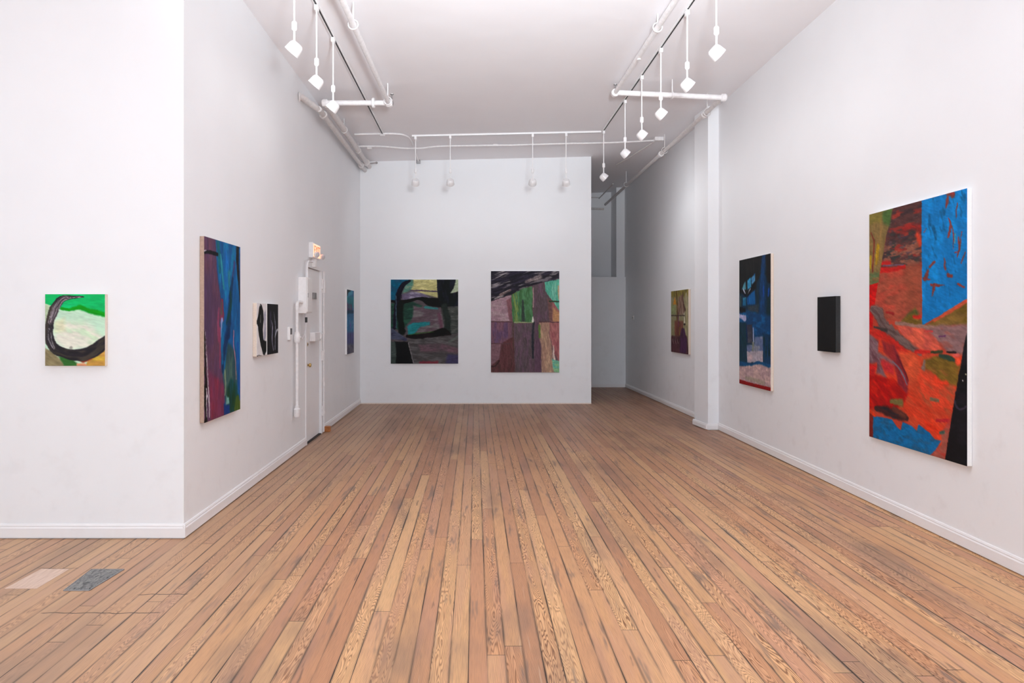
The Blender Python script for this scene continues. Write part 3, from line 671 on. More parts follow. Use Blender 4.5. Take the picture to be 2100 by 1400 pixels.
def canvas(name_label, P0, P1, z0, z1, depth, art, edge, cat='painting', group=None):
    """P0, P1: plan positions on the wall of the left and right edge as seen from the room; depth: how far it stands off"""
    P0 = Vector((*P0, 0)); P1 = Vector((*P1, 0)); d = (P1-P0).normalized(); out = Vector((d.y, -d.x, 0)); W = (P1-P0).length
    base = P0.lerp(P1, .5)+Vector((0, 0, z0))
    e = empty('painting', base, name_label, cat, group)
    R = Matrix((d, out, Vector((0, 0, 1)))).transposed().to_4x4()      # columns: along, out, up
    R.translation = P0.copy()
    mb = MB(); mb.box((0, .0015, z0), (W, depth-.003, z1), R, bev=.0015); mb.build('stretcher', edge, e)
    nx, ny = art.nx, art.ny; rg = np.clip(art.c/255, 0.008, 1)
    L = np.where(rg <= .04045, rg/12.92, ((rg+.055)/1.055)**2.4)*GAIN; L = np.clip(L, 0.004, .92)
    X = art.x.ravel(); Z = z1-art.y.ravel()*(z1-z0)/art.H
    n = X.size
    co = np.zeros((2*n, 3)); D = np.array(d); O = np.array(out)
    fr = np.array(P0)[None]+X[:, None]/art.W*W*D[None]; 
    co[:n] = fr+O*depth; co[n:] = fr+O*(depth-.003); co[:n, 2] = Z; co[n:, 2] = Z
    co -= np.array(base)
    idx = np.arange(n).reshape(ny+1, nx+1)
    F = np.stack([idx[:-1, :-1], idx[1:, :-1], idx[1:, 1:], idx[:-1, 1:]], -1).reshape(-1, 4)
    bd = np.concatenate([idx[0, :], idx[1:, -1], idx[-1, -2::-1], idx[-2:0:-1, 0]]); nb = len(bd); b2 = np.roll(bd, -1)
    F2 = np.stack([bd, b2, b2+n, bd+n], -1)
    cs = idx[[0, 0, -1, -1], [0, -1, -1, 0]]+n
    allF = np.concatenate([F, F2, cs[None, :]]).astype(np.int32)
    me = bpy.data.meshes.new('painted_canvas')
    me.vertices.add(2*n); me.vertices.foreach_set('co', co.ravel().astype(np.float32))
    me.loops.add(allF.size); me.loops.foreach_set('vertex_index', allF.ravel())
    me.polygons.add(len(allF)); me.polygons.foreach_set('loop_start', np.arange(0, allF.size, 4, dtype=np.int32))
    me.update(calc_edges=True); me.validate()
    at = me.color_attributes.new('pigment', 'FLOAT_COLOR', 'POINT')
    if len(me.vertices) == 2*n:
        col = np.ones((2*n, 4)); col[:n, :3] = L.reshape(-1, 3); col[n:, :3] = L.reshape(-1, 3); at.data.foreach_set('color', col.ravel().astype(np.float32))
    me.materials.append(M['paint']); o = bpy.data.objects.new('painted_canvas', me); C.objects.link(o); o.parent = e
    return e

#ART#
# left, near frontal wall: white form ringed by a charcoal brush arc
a = Art([(90.7, 602.9), (213.4, 603.6), (215, 750), (92.9, 750)], .406, .485, 150, 180, (196, 232, 204), 3); a.z = (60, 580, 7)
a.poly([(430, 560), (800, 560), (1080, 800), (900, 960), (500, 960), (340, 800)], (228, 228, 212), (205, 228, 195), f=.03, ang=20, var=.05)
a.poly([(340, 560), (500, 500), (520, 700), (360, 700)], (222, 220, 180), f=.02, alpha=.7)
a.poly([(205, 300), (300, 330), (290, 480), (225, 560), (205, 560)], (180, 200, 165), f=.008)
a.poly([(200, 140), (1100, 140), (1100, 495), (960, 452), (820, 420), (700, 375), (550, 400), (440, 380), (340, 340), (200, 290)], (0, 184, 98), (0, 200, 115), f=.003, wp=.004, var=.08)
a.line([(450, 372), (560, 385), (700, 348), (850, 398), (1000, 440), (1080, 470)], [18, 22, 26, 34, 34, 26], (0, 150, 20), f=.6)
a.poly([(210, 920), (400, 1040), (580, 1210), (210, 1210)], (128, 116, 84), (150, 140, 105), ang=30)
a.poly([(420, 1060), (600, 1060), (740, 1210), (500, 1210)], (50, 108, 44), f=.008)
a.poly([(1100, 900), (1000, 1000), (860, 1090), (790, 1210), (1100, 1210)], (198, 150, 70), (205, 175, 60), f=.008)
a.poly([(620, 1080), (900, 1060), (1080, 900), (1070, 960), (900, 1110), (760, 1160)], (150, 52, 32), f=.006)
a.poly([(690, 1160), (800, 1155), (850, 1210), (690, 1210)], (222, 150, 110), f=.006)
a.line([(770, 205), (600, 205), (450, 235), (350, 380), (292, 560), (282, 760), (350, 930), (540, 1020), (760, 1035), (950, 965), (1110, 830)], [8, 28, 50, 68, 58, 66, 72, 72, 88, 92, 78], (40, 37, 42), (62, 56, 50), f=.10, wp=.003, fr=2)
a.line([(740, 205), (580, 210), (455, 245), (360, 390), (300, 560)], [4, 16, 38, 48, 36], (74, 66, 72), (188, 176, 182), f=.5, wp=.003, fr=7, mixk=.8)
a.line([(290, 650), (280, 800), (330, 930)], [26, 38, 28], (50, 46, 50), (160, 155, 160), f=.5, wp=.003, fr=7, mixk=.7)
a.line([(600, 940)], 26, (150, 150, 140), f=.5)
Y0 = 4.661
finish(a, 10, .004, .05)
canvas('small canvas of a white form ringed by a charcoal arc under a green top', (-2.914, Y0), (-2.510, Y0), H0-.320, H0+.165, .038, a, M['cream_edge'])

# left wall, tall purple and blue
a = Art([(417.1, 484.3), (489.3, 509.3), (493.6, 842.1), (417.1, 868.6)], .75, 1.35, 120, 300, (92, 60, 88), 5)
ZA, ZB = (400, 480, 7), (400, 670, 7)
def mm(z1, p1, z2=None, p2=()):                           # mixed readings from two enlargements -> ZA frame
    o = list(p1)
    if z2: o += [((z2[0]-z1[0])*z1[2]+x*z1[2]/z2[2], (z2[1]-z1[1])*z1[2]+y*z1[2]/z2[2]) for x, y in p2]
    return o
vb = dict(ang=90, st=5, size=.05)
a.z = ZA
a.poly([(110, 20), (280, 90), (290, 560), (340, 1100), (350, 2800), (110, 2800)], (90, 60, 88), (104, 66, 82), f=.03, mixk=.4, **vb)
a.poly([(110, 500), (230, 560), (240, 1500), (120, 1500)], (78, 60, 92), f=.06, alpha=.6, **vb)
a.poly(mm(ZA, [(275, 70), (660, 200), (660, 1400)], ZB, [(660, 1240), (410, 1290), (425, 900), (365, 500), (352, 0)])+[(345, 1200), (400, 1190), (345, 850), (300, 500)], (0, 84, 142), (0, 108, 168), f=.02, **vb)
a.line([(305, 80), (325, 300), (335, 520)], [36, 30, 22], (0, 92, 108), (20, 120, 125), f=.5)
a.line([(350, 300), (365, 450), (395, 740)], [10, 18, 20], (50, 145, 150), f=.6)
a.line([(430, 140), (425, 420), (440, 950)], [45, 60, 40], (0, 98, 172), (0, 125, 175), f=.6)
a.line([(470, 560), (480, 760)], [30, 22], (40, 120, 140), f=.8)
a.line([(530, 260), (520, 420), (500, 560)], [30, 40, 20], (0, 120, 165), f=.8)
a.line([(545, 420), (515, 680)], [22, 14], (62, 66, 118), f=.6)
a.line(mm(ZA, [(520, 640), (490, 900), (470, 1380)], ZB, [(440, 150), (400, 420), (385, 620)]), [20, 34, 46, 40, 34, 14], (6, 42, 86), (10, 60, 90), f=.5)
a.line([(490, 820), (500, 1000), (440, 1250)], [14, 22, 16], (0, 60, 58), f=.8)
a.line([(590, 180), (588, 380), (612, 700), (632, 960)], [34, 32, 18, 12], (14, 14, 18), (36, 34, 34), f=.25)
a.line([(375, 940), (375, 1190)], [26, 42], (128, 50, 76), f=.3)
a.line([(370, 970), (365, 1110)], [16, 20], (88, 78, 74), f=.5)
a.line([(330, 1050), (320, 1300), (325, 1500)], [14, 26, 20], (135, 62, 92), f=.7)
a.z = ZB
a.line([(372, -120), (360, 120)], [22, 8], (130, 146, 196), f=.4)
a.line([(390, -60), (380, 200), (390, 500)], [18, 30, 14], (0, 110, 160), (0, 70, 120), f=.6)
a.poly([(180, 600), (420, 820), (420, 1310), (215, 1350), (170, 900)], (114, 50, 80), (130, 44, 66), f=.03, **vb)
a.line([(345, 0), (345, 300), (350, 560)], [14, 16, 10], (140, 62, 92), f=.6)
a.poly([(460, 210), (560, 330), (600, 700), (600, 1000), (560, 1270), (425, 1050), (400, 700)], (42, 76, 84), (70, 100, 92), f=.02, **vb)
a.line([(420, 620), (435, 800), (425, 980)], [14, 16, 10], (120, 145, 115), f=.6)
a.poly([(510, 740), (600, 850), (620, 1020), (570, 1260), (480, 1260), (440, 1060), (465, 850)], (18, 60, 34), (0, 70, 80), f=.02, **vb)
a.poly([(585, 1010), (670, 980), (670, 1230), (565, 1260)], (66, 92, 30), (90, 105, 40), f=.012, **vb)
a.poly([(410, 1120), (500, 1120), (500, 1290), (410, 1290)], (10, 52, 120), f=.015)
a.poly([(445, 1005), (482, 1020), (490, 1110), (438, 1125)], (112, 165, 158), f=.01)
a.line([(545, 40), (545, 250), (570, 420), (590, 760)], [8, 10, 7, 5], (178, 120, 138), f=.4)
a.line([(605, 230), (622, 600), (645, 1050)], [24, 30, 14], (0, 84, 164), f=.4)
a.line([(650, 0), (655, 1230)], 5, (14, 14, 40), f=.5)
a.line([(112, 0), (128, 480), (140, 800), (142, 1420)], [10, 18, 26, 26], (16, 12, 12), f=.2, wp=.02, ws=.05)
a.line([(132, 0), (150, 400), (165, 650), (185, 1000), (195, 1300)], [5, 11, 8, 12, 10], (190, 182, 190), (90, 70, 80), f=.3)
a.line([(145, 860), (155, 980), (150, 1120), (150, 1300)], [6, 12, 7, 8], (200, 195, 200), f=.4, wp=.02, ws=.04)
a.z = ZA
a.line([(112, 236), (305, 284)], [16, 18], (10, 10, 18), f=.2, wp=.002)
a.line([(112, 214), (150, 226)], [6, 2], (205, 195, 205), f=.4)
finish(a, 90, .004, .10)
canvas('tall canvas of purple beside streaming blues with a raw wood edge on the left wall', (xl(4.93), 4.93), (xl(5.69), 5.69), H0-.7536, H0+.595, .036, a, M['wood_edge'])

# the pair of small black and white canvases
ZZ = (500, 600, 9.333)
a = Art([(527, 621), (547, 623), (547, 724), (527, 730)], .28, .485, 60, 120, (226, 223, 224), 8); a.z = ZZ
a.line([(410, 420), (405, 800), (385, 880)], [30, 30, 12], (150, 150, 168), (195, 195, 205), f=.6)
a.poly([(320, 215), (350, 240), (380, 350), (385, 500), (370, 700), (380, 890), (445, 905), (445, 1080), (400, 1175), (370, 1150), (330, 1000), (290, 800), (275, 640), (238, 575), (270, 450), (295, 280)], (12, 12, 12), f=.004, wp=.006)
a.line([(322, 420), (322, 570)], [3, 4], (190, 190, 180), f=.5)
a.line([(322, 250)], 6, (200, 200, 200))
a.line([(255, 1195), (345, 1180)], 4, (40, 34, 34))
G3 = 'pair of black and white panels'
finish(a, 90, .003, .02)
canvas('small white canvas with a long black loop, left one of the black and white pair', (xl(6.12), 6.12), (xl(6.40), 6.40), H0-.341, H0+.140, .04, a, M['cream_edge'])
a = Art([(549.8, 622), (569.1, 623), (570.2, 721.6), (551.2, 724.8)], .35, .485, 60, 120, (17, 16, 20), 9); a.z = ZZ
a.line([(520, 400), (520, 640)], [26, 14], (52, 46, 66), f=.8)
a.line([(530, 520), (555, 650), (552, 900), (575, 1090)], [5, 12, 12, 8], (150, 150, 172), (60, 60, 80), f=.4)
a.line([(572, 360), (600, 560), (602, 780), (602, 1060)], [3, 9, 10, 12], (155, 155, 172), (40, 40, 60), f=.4)
a.line([(650, 700), (625, 720), (600, 830)], [12, 14, 8], (168, 170, 178), f=.4)
finish(a, 90, .004, .1)
canvas('small black canvas with grey looping strokes, right one of the black and white pair', (xl(6.435), 6.435), (xl(6.785), 6.785), H0-.341, H0+.140, .04, a, M['white_edge'])

# narrow blue canvas, far left wall
a = Art([(710.6, 594.3), (724.3, 596), (725.5, 721.8), (711.7, 724.7)], .6, 1.01, 60, 130, (44, 98, 140), 11); a.z = (690, 580, 8.743)
a.poly([(170, 240), (310, 240), (310, 440), (170, 440)], (24, 108, 118), (50, 130, 150), f=.03, ang=60)
a.poly([(170, 110), (260, 140), (230, 190), (180, 240)], (18, 36, 38), f=.01)
a.line([(200, 220), (270, 160)], [14, 20], (70, 145, 175), f=.5)
a.line([(185, 450), (260, 455)], [38, 30], (84, 52, 92), (60, 90, 110), f=.4)
a.line([(185, 520), (300, 510)], [14, 12], (14, 56, 80), f=.6)
a.poly([(170, 620), (310, 620), (310, 860), (170, 860)], (40, 105, 150), (70, 125, 165), f=.04)
a.line([(245, 760)], 22, (80, 80, 150), f=.8)
a.poly([(170, 880), (320, 870), (320, 1100), (170, 1100)], (74, 80, 128), (52, 56, 100), f=.03, ang=90)
a.poly([(170, 1085), (320, 1085), (320, 1290), (170, 1290)], (98, 94, 108), (70, 70, 90), f=.03)
finish(a, 80, .006, .12)
canvas('narrow looking blue canvas on the left wall beyond the door', (xl(10.57), 10.57), (xl(11.17), 11.17), H0-.555, H0+.452, .034, a, M['white_edge'])

# back wall left: dark landscape
a = Art([(801.2, 573.3), (939.6, 573.5), (940.7, 745), (803, 745.7)], 1.18, 1.475, 210, 260, (84, 76, 80), 13); a.z = (780, 550, 6.361)
a.poly([(130, 140), (420, 140), (300, 210), (230, 320), (200, 420), (130, 425)], (0, 92, 122), (30, 80, 110), f=.02)
a.poly([(320, 180), (440, 145), (450, 270), (290, 330)], (84, 134, 118), (150, 155, 130), f=.03)
a.poly([(425, 140), (745, 140), (750, 385), (540, 330), (395, 290), (430, 220)], (190, 184, 124), (205, 200, 140), f=.02)
a.poly([(280, 340), (420, 305), (570, 335), (660, 390), (560, 398), (420, 395), (300, 440)], (108, 98, 124), (150, 145, 165), f=.015)
a.line([(390, 292), (560, 296), (745, 306)], [7, 9, 7], (74, 56, 84))
a.poly([(140, 460), (420, 440), (545, 490), (440, 640), (370, 720), (300, 800), (140, 790)], (32, 62, 52), (40, 84, 66), f=.02)
a.poly([(430, 490), (620, 530), (810, 520), (850, 770), (740, 830), (500, 850), (365, 760), (430, 640)], (92, 76, 84), (112, 106, 108), f=.02, ang=-5, st=5)
a.line([(590, 512), (745, 528)], [16, 12], (52, 120, 120), f=.6)
a.poly([(360, 760), (430, 715), (650, 695), (650, 745), (520, 765), (445, 860), (370, 865)], (32, 124, 130), (70, 110, 125), f=.012, ang=-15)
a.poly([(790, 520), (1030, 500), (1030, 840), (900, 870), (840, 780)], (60, 64, 61), (84, 86, 82), f=.015)
a.line([(770, 600), (800, 760)], [22, 26], (98, 66, 80), f=.7)
a.line([(140, 432), (300, 442), (480, 400), (560, 405), (650, 440), (760, 450), (900, 460)], [14, 24, 18, 30, 54, 60, 30], (11, 11, 12), f=.15)
a.poly([(738, 140), (988, 140), (975, 235), (920, 325), (1030, 305), (1030, 492), (900, 505), (800, 530), (755, 400), (738, 260)], (16, 21, 22), (26, 28, 40), f=.01, ang=90)
a.poly([(985, 140), (1030, 140), (1030, 302), (920, 328), (955, 265)], (168, 182, 152), f=.008)
a.line([(840, 500), (880, 680), (880, 860)], [40, 42, 46], (34, 42, 38), f=.3)
a.line([(385, 165), (300, 215), (245, 330), (228, 450), (200, 600), (190, 780)], [14, 30, 36, 40, 24, 22], (14, 15, 26), (50, 34, 62), f=.2, mixk=.3)
a.line([(265, 470), (262, 640), (290, 830)], [44, 40, 44], (13, 20, 17), f=.3)
a.line([(205, 360), (212, 780)], 3, (80, 110, 130))
a.line([(358, 890), (560, 893), (700, 872), (820, 840), (900, 870)], [20, 38, 50, 62, 30], (14, 10, 11), (40, 20, 26), f=.15, mixk=.3)
a.line([(370, 872), (500, 850), (700, 830)], [5, 8, 5], (44, 96, 30), f=.5, alpha=.6)
a.poly([(145, 775), (250, 850), (360, 920), (350, 952), (145, 925)], (74, 78, 98), (52, 54, 76), f=.01)
a.poly([(360, 940), (1035, 860), (1035, 1260), (440, 1260)], (72, 68, 69), (92, 90, 90), f=.012, ang=8, st=5)
a.poly([(500, 1000), (800, 985), (1030, 1050), (1030, 1110), (800, 1085), (540, 1085)], (106, 80, 90), (86, 72, 78), f=.03)
a.poly([(880, 1120), (1035, 1130), (1035, 1260), (850, 1260)], (62, 58, 88), f=.03)
a.line([(530, 1232), (745, 1228)], 18, (122, 50, 62), f=.5)
a.line([(900, 960), (1020, 890)], [12, 18], (90, 95, 90), f=.6)
a.poly([(195, 955), (372, 965), (440, 1260), (140, 1260), (145, 1150), (215, 1150)], (14, 15, 17), f=.008)
a.poly([(140, 955), (198, 958), (222, 1080), (212, 1255), (140, 1255)], (60, 74, 69), f=.01, alpha=.8)
a.line([(372, 970), (445, 1250)], 5, (128, 122, 124), f=.5)
finish(a, 0, .004, .12)
canvas('dark canvas of black bands, yellow sky and grey ground, left one on the back wall', (-1.484, YB), (-.302, YB), H0-.790, H0+.684, .03, a, M['white_edge'])

# back wall right
a = Art([(1006.8, 556), (1146.4, 555), (1147.4, 763), (1008, 763.7)], 1.195, 1.775, 230, 340, (104, 80, 86), 17); a.z = (990, 540, 5.833)
vv = dict(ang=90, st=4)
a.poly([(90, 430), (350, 380), (355, 560), (320, 640), (345, 695), (95, 695)], (158, 128, 138), (172, 148, 152), f=.015)
a.poly([(285, 440), (352, 400), (355, 700), (325, 690), (300, 560)], (128, 86, 92), f=.012, **vv)
a.poly([(95, 700), (345, 700), (340, 880), (270, 950), (95, 960)], (120, 84, 98), (100, 76, 104), f=.012, **vv)
a.poly([(95, 962), (228, 958), (200, 1150), (130, 1210), (95, 1235)], (124, 92, 100), f=.01)
a.poly([(230, 955), (380, 870), (410, 1320), (95, 1320), (95, 1235), (200, 1150)], (98, 60, 62), (84, 56, 56), f=.012, **vv)
a.poly([(608, 250), (720, 220), (765, 340), (805, 430), (830, 690), (690, 705), (715, 1320), (395, 1320), (365, 720), (612, 720)], (92, 78, 83), (106, 82, 96), f=.015, **vv)
a.poly([(640, 700), (690, 705), (715, 1320), (620, 1320)], (96, 72, 88), f=.03, **vv)
a.line([(610, 700), (600, 850), (606, 1130)], [12, 14, 10], (42, 46, 52), f=.6)
a.poly([(345, 350), (440, 305), (592, 275), (602, 700), (365, 712), (350, 560)], (68, 110, 68), (84, 134, 92), f=.008, **vv)
a.line([(385, 370), (400, 520), (410, 690)], [26, 22, 26], (126, 146, 74), (70, 120, 90), f=.5, fr=5)
a.line([(478, 440), (488, 690)], [10, 20], (56, 66, 62), f=.5)
a.line([(380, 705), (600, 705)], 6, (150, 160, 120), f=.5)
a.line([(600, 640), (602, 690)], [4, 12], (225, 225, 215), f=.4)
a.line([(602, 290), (604, 520)], 5, (170, 140, 140), f=.5)
a.poly([(675, 700), (805, 700), (790, 840), (820, 950), (840, 1150), (855, 1320), (705, 1320), (700, 1000), (675, 820)], (164, 130, 112), (188, 156, 128), f=.012, **vv)
a.line([(680, 740), (682, 880)], 12, (90, 120, 60), f=.6)
a.poly([(800, 440), (870, 465), (930, 590), (930, 1200), (850, 1050), (808, 860), (798, 720), (835, 690)], (168, 108, 106), (150, 88, 92), f=.012, **vv)
a.poly([(835, 520), (930, 600), (930, 690), (835, 690)], (186, 138, 98), f=.02)
a.poly([(732, 200), (930, 160), (930, 590), (860, 480), (800, 400), (750, 320)], (88, 174, 148), (120, 190, 165), f=.008, **vv)
a.line([(905, 270), (912, 420)], 12, (190, 165, 130), f=.6)
a.poly([(770, 410), (830, 450), (835, 690), (800, 690)], (118, 84, 80), f=.02)
a.line([(850, 980), (850, 1100), (870, 1180)], [4, 12, 8], (215, 195, 180), f=.5)
a.poly([(828, 1140), (930, 1170), (930, 1320), (850, 1290)], (108, 184, 164), (140, 190, 140), f=.012)
for p in ([(95, 700), (345, 700)], [(680, 697), (930, 702)], [(95, 962), (340, 960)]): a.line(p, 6, (92, 64, 68), f=.5)
a.line([(800, 450), (930, 452)], 9, (52, 70, 50), f=.4)
a.line([(365, 700), (370, 1000)], 6, (84, 66, 60), f=.6)
a.line([(95, 1240), (160, 1225), (200, 1165)], [10, 6, 10], (60, 40, 40), f=.6)
bp = [(85, 80), (930, 75), (930, 182), (700, 228), (500, 290), (350, 365), (90, 460)]
a.poly(bp, (36, 34, 42), (54, 50, 66), f=.006, ang=-18, st=6, size=.03)
a.poly(bp, (120, 114, 120), (176, 168, 165), f=.006, ang=-18, st=7, size=.03, thr=.58, alpha=.85)
a.line([(520, 215), (680, 160)], [14, 30], (176, 160, 158), (60, 50, 56), f=.5, alpha=.8, fr=5)
a.line([(210, 380), (330, 320)], [14, 10], (160, 135, 130), (40, 36, 40), f=.5, alpha=.8, fr=4)
finish(a, 80, .003, .12)
canvas('canvas with a slanting black brushed band over pink and green blocks on the back wall', (.272, YB), (1.470, YB), H0-.943, H0+.832, .03, a, M['white_edge'])

# hallway: small olive and maroon canvas
a = Art([(1376, 597.2), (1410, 592.6), (1410, 725.8), (1375.4, 720.7)], .9, 1.0, 70, 140, (142, 136, 102), 19); a.z = (1360, 580, 8.743)
a.poly([(120, 120), (460, 90), (460, 240), (120, 260)], (136, 122, 60), (100, 90, 50), f=.03, ang=90)
a.poly([(135, 380), (215, 380), (215, 560), (135, 560)], (132, 140, 96), f=.02)
a.line([(232, 180), (250, 480), (228, 920)], [18, 22, 26], (92, 72, 42), (120, 90, 50), f=.5)
a.poly([(205, 235), (238, 385), (172, 385)], (184, 126, 48), f=.006)
a.poly([(275, 250), (345, 200), (380, 480), (370, 560), (270, 560), (250, 440)], (122, 94, 80), (150, 124, 108), f=.015, ang=90)
a.line([(345, 170), (350, 330), (385, 480)], [8, 10, 14], (70, 44, 40), f=.5)
a.line([(400, 220), (415, 420), (400, 900)], [26, 26, 22], (170, 162, 128), (150, 140, 100), f=.5)
a.line([(365, 540), (375, 720)], [12, 16], (205, 200, 178), f=.5)
a.line([(360, 735), (385, 730)], 9, (40, 30, 30), f=.4)
a.poly([(200, 670), (350, 670), (345, 900), (275, 960), (200, 920)], (122, 76, 62), (100, 56, 50), f=.02, ang=90)
a.line([(262, 530), (265, 760)], [12, 12], (98, 50, 74), f=.5)
a.line([(290, 800), (288, 930)], 12, (120, 100, 50), f=.6)
a.line([(140, 578), (375, 578)], 5, (60, 46, 44), f=.4)
a.poly([(120, 940), (420, 950), (450, 1300), (120, 1260)], (88, 56, 62), (66, 42, 44), f=.02, ang=80)
a.poly([(320, 800), (370, 810), (410, 1000), (405, 1250), (288, 1240), (290, 950)], (76, 44, 76), (60, 34, 50), f=.012, ang=90)
for x in (165, 205, 245): a.line([(x, 1010), (x+16, 1080)], 4, (160, 135, 128), f=.5)
finish(a, 90, .006, .14)
canvas('small olive and maroon canvas on the hallway wall behind the column', (xr(11.39), 11.39), (xr(10.49), 10.49), H0-.552, H0+.453, .04, a, M['cream_edge'])

# right wall: blue canvas with a red lower edge
a = Art([(1518.8, 535.2), (1585, 519.4), (1585.6, 801.7), (1518.3, 786.2)], .91, 1.5, 120, 240, (10, 44, 66), 23)
Z5, Z6 = (1505, 510, 9.03), (1505, 655, 9.03)
a.z = Z5
a.poly([(110, 220), (730, 70), (730, 660), (560, 420), (470, 600), (430, 900), (110, 820)], (19, 21, 21), (30, 30, 30), f=.02, ang=90)
a.line([(600, 90), (580, 420), (570, 1000), (560, 1400)], [44, 70, 80, 80], (0, 54, 96), (0, 66, 120), f=.5)
a.line([(680, 200), (690, 560)], [40, 44], (18, 18, 22), f=.4)
a.line([(690, 900), (690, 1400)], [44, 44], (4, 42, 50), f=.6)
a.line([(690, 740), (680, 860)], [22, 16], (0, 66, 150), f=.6)
a.line([(590, 700), (590, 860)], [14, 16], (0, 70, 160), f=.7)
a.poly([(170, 760), (215, 650), (245, 610), (255, 760)], (72, 134, 150), f=.01)
a.line([(205, 765), (248, 862)], [14, 12], (176, 180, 198), f=.3)
a.poly([(280, 590), (345, 530), (350, 700), (285, 765)], (44, 142, 190), (90, 160, 200), f=.01)
a.poly([(355, 530), (425, 450), (425, 590), (365, 670)], (84, 146, 190), (30, 100, 160), f=.01)
a.line([(332, 740), (288, 850)], [8, 12], (182, 186, 200), f=.3)
a.line([(130, 750), (190, 810), (255, 880)], [12, 16, 16], (8, 12, 24), f=.3)
a.line([(420, 630), (350, 760), (285, 880)], [14, 18, 18], (8, 12, 18), f=.3)
a.poly([(190, 910), (255, 900), (250, 1060), (195, 1060)], (22, 94, 134), (60, 130, 160), f=.01)
a.poly([(275, 900), (425, 740), (430, 1035), (280, 1035)], (0, 88, 150), (10, 60, 130), f=.015, ang=90)
a.line([(150, 880), (150, 1060)], 12, (90, 90, 84), (60, 96, 60), f=.5)
a.line([(470, 780), (480, 1000)], [22, 22], (30, 50, 60), f=.6)
a.poly([(110, 1130), (420, 1150), (730, 1240), (730, 1620), (420, 1620), (380, 1480), (110, 1440)], (0, 62, 108), (0, 84, 140), f=.03)
a.poly([(280, 1050), (500, 1030), (490, 1190), (290, 1130)], (48, 62, 72), (64, 60, 72), f=.02)
a.line([(150, 1130), (230, 1140)], [34, 24], (10, 14, 18), f=.4)
a.line([(130, 1245), (235, 1285)], [22, 34], (168, 168, 204), f=.25)
a.z = Z6
a.poly([(110, 40), (265, 60), (270, 780), (110, 840)], (4, 50, 64), (24, 50, 70), f=.01, ang=90)
a.line([(262, 90), (270, 400)], 8, (0, 30, 84), f=.5)
a.poly([(272, 80), (372, 90), (374, 440), (285, 430)], (52, 52, 66), (66, 68, 80), f=.008)
a.poly([(425, 320), (578, 305), (582, 590), (270, 600), (270, 480), (425, 450)], (92, 108, 146), (130, 136, 150), f=.012)
a.line([(390, 150), (396, 300), (398, 440)], [8, 18, 28], (150, 162, 196), f=.2)
a.line([(390, 440), (380, 560)], [26, 20], (120, 126, 110), f=.4)
a.poly([(268, 590), (582, 575), (578, 785), (480, 775), (420, 795), (275, 790)], (166, 158, 168), (190, 168, 172), f=.008)
a.poly([(582, 250), (730, 250), (730, 880), (600, 830)], (0, 56, 92), (4, 44, 50), f=.01, ang=90)
a.line([(112, 815), (350, 838), (485, 795), (640, 845), (735, 862)], [26, 18, 18, 24, 18], (0, 72, 118), f=.3)
a.poly([(110, 862), (350, 852), (485, 822), (600, 845), (660, 880), (740, 880), (740, 1270), (430, 1200), (110, 1120)], (178, 150, 152), (196, 166, 162), f=.012, mixk=.6)
a.line([(240, 1080), (420, 1120), (600, 1170)], [18, 22, 26], (150, 146, 120), f=.8, alpha=.6)
a.poly([(105, 1108), (428, 1190), (740, 1258), (740, 1350), (100, 1200)], (142, 0, 16), f=.003, wp=.003, var=.08)
finish(a, 85, .004, .14)
canvas('tall dark blue canvas with a pink ground and red lower edge on the right wall', (xr(8.345), 8.345), (xr(7.43), 7.43), H0-.790, H0+.709, .036, a, M['cream_edge'])

# right wall: black monochrome
a = Art([(1680.6, 609), (1718, 607), (1718, 722), (1681, 720)], .32, .5, 40, 60, (21, 21, 22), 29)
finish(a, 0, .0, .1)
canvas('small plain black canvas between two colourful canvases on the right wall', (xr(6.36), 6.36), (xr(6.03), 6.03), H0-.30, H0+.199, .045, a, M['black_edge'])

# right wall: large red and blue canvas
ZA, ZB = (1770, 380, 4.667), (1770, 660, 4.667)
a = Art([(1783.9, 441.5), (1989, 386), (1985.8, 956.8), (1782.4, 896.4)], 1.118, 1.79, 210, 380, (182, 62, 42), 31); a.z = ZA
a.poly([(285, 200), (590, 130), (590, 780), (165, 830)], (84, 52, 50), (60, 44, 46), f=.01, st=4, size=.05)
a.poly([(285, 260), (590, 200), (590, 790), (165, 830)], (138, 44, 36), (158, 54, 40), st=4, size=.032, thr=.53, f=.03, wp=.04, alpha=.9)
a.poly([(240, 480), (590, 400), (590, 760), (180, 780)], (52, 56, 54), st=3, size=.022, thr=.54, f=.03, wp=.04)
a.poly([(200, 560), (590, 520), (590, 780), (180, 790)], (136, 84, 66), st=4, size=.022, thr=.48, f=.04, wp=.04)
a.poly([(250, 300), (590, 250), (590, 700), (200, 720)], (96, 70, 70), (70, 52, 62), st=4, size=.018, thr=.60, f=.03, wp=.04)
a.line([(400, 420), (480, 400), (560, 420)], [24, 16, 30], (150, 34, 28), f=.9, alpha=.8)
a.line([(540, 480), (560, 560)], [26, 20], (190, 60, 36), f=.8)
a.poly([(160, 800), (590, 760), (590, 1360), (330, 1310), (90, 1240)], (156, 74, 54), (176, 70, 52), f=.02, st=3, size=.05, var=.2)
a.poly([(400, 800), (590, 760), (590, 1200), (430, 1150)], (140, 72, 50), f=.05, alpha=.7)
a.line([(170, 820), (290, 812), (410, 785)], [22, 16, 14], (190, 28, 22), f=.5)
a.line([(190, 755), (260, 750)], 16, (186, 30, 26), f=.6)
a.line([(200, 775), (400, 770)], 4, (100, 84, 110), f=.6)
a.line([(230, 1225), (300, 1240)], [8, 10], (150, 30, 30), f=.6)
a.poly([(50, 290), (295, 215), (230, 490), (165, 870), (150, 945), (50, 975)], (126, 104, 60), (140, 110, 62), f=.006, wp=.006, ang=90)
a.poly([(190, 255), (295, 215), (262, 400), (205, 370)], (72, 102, 50), f=.02)
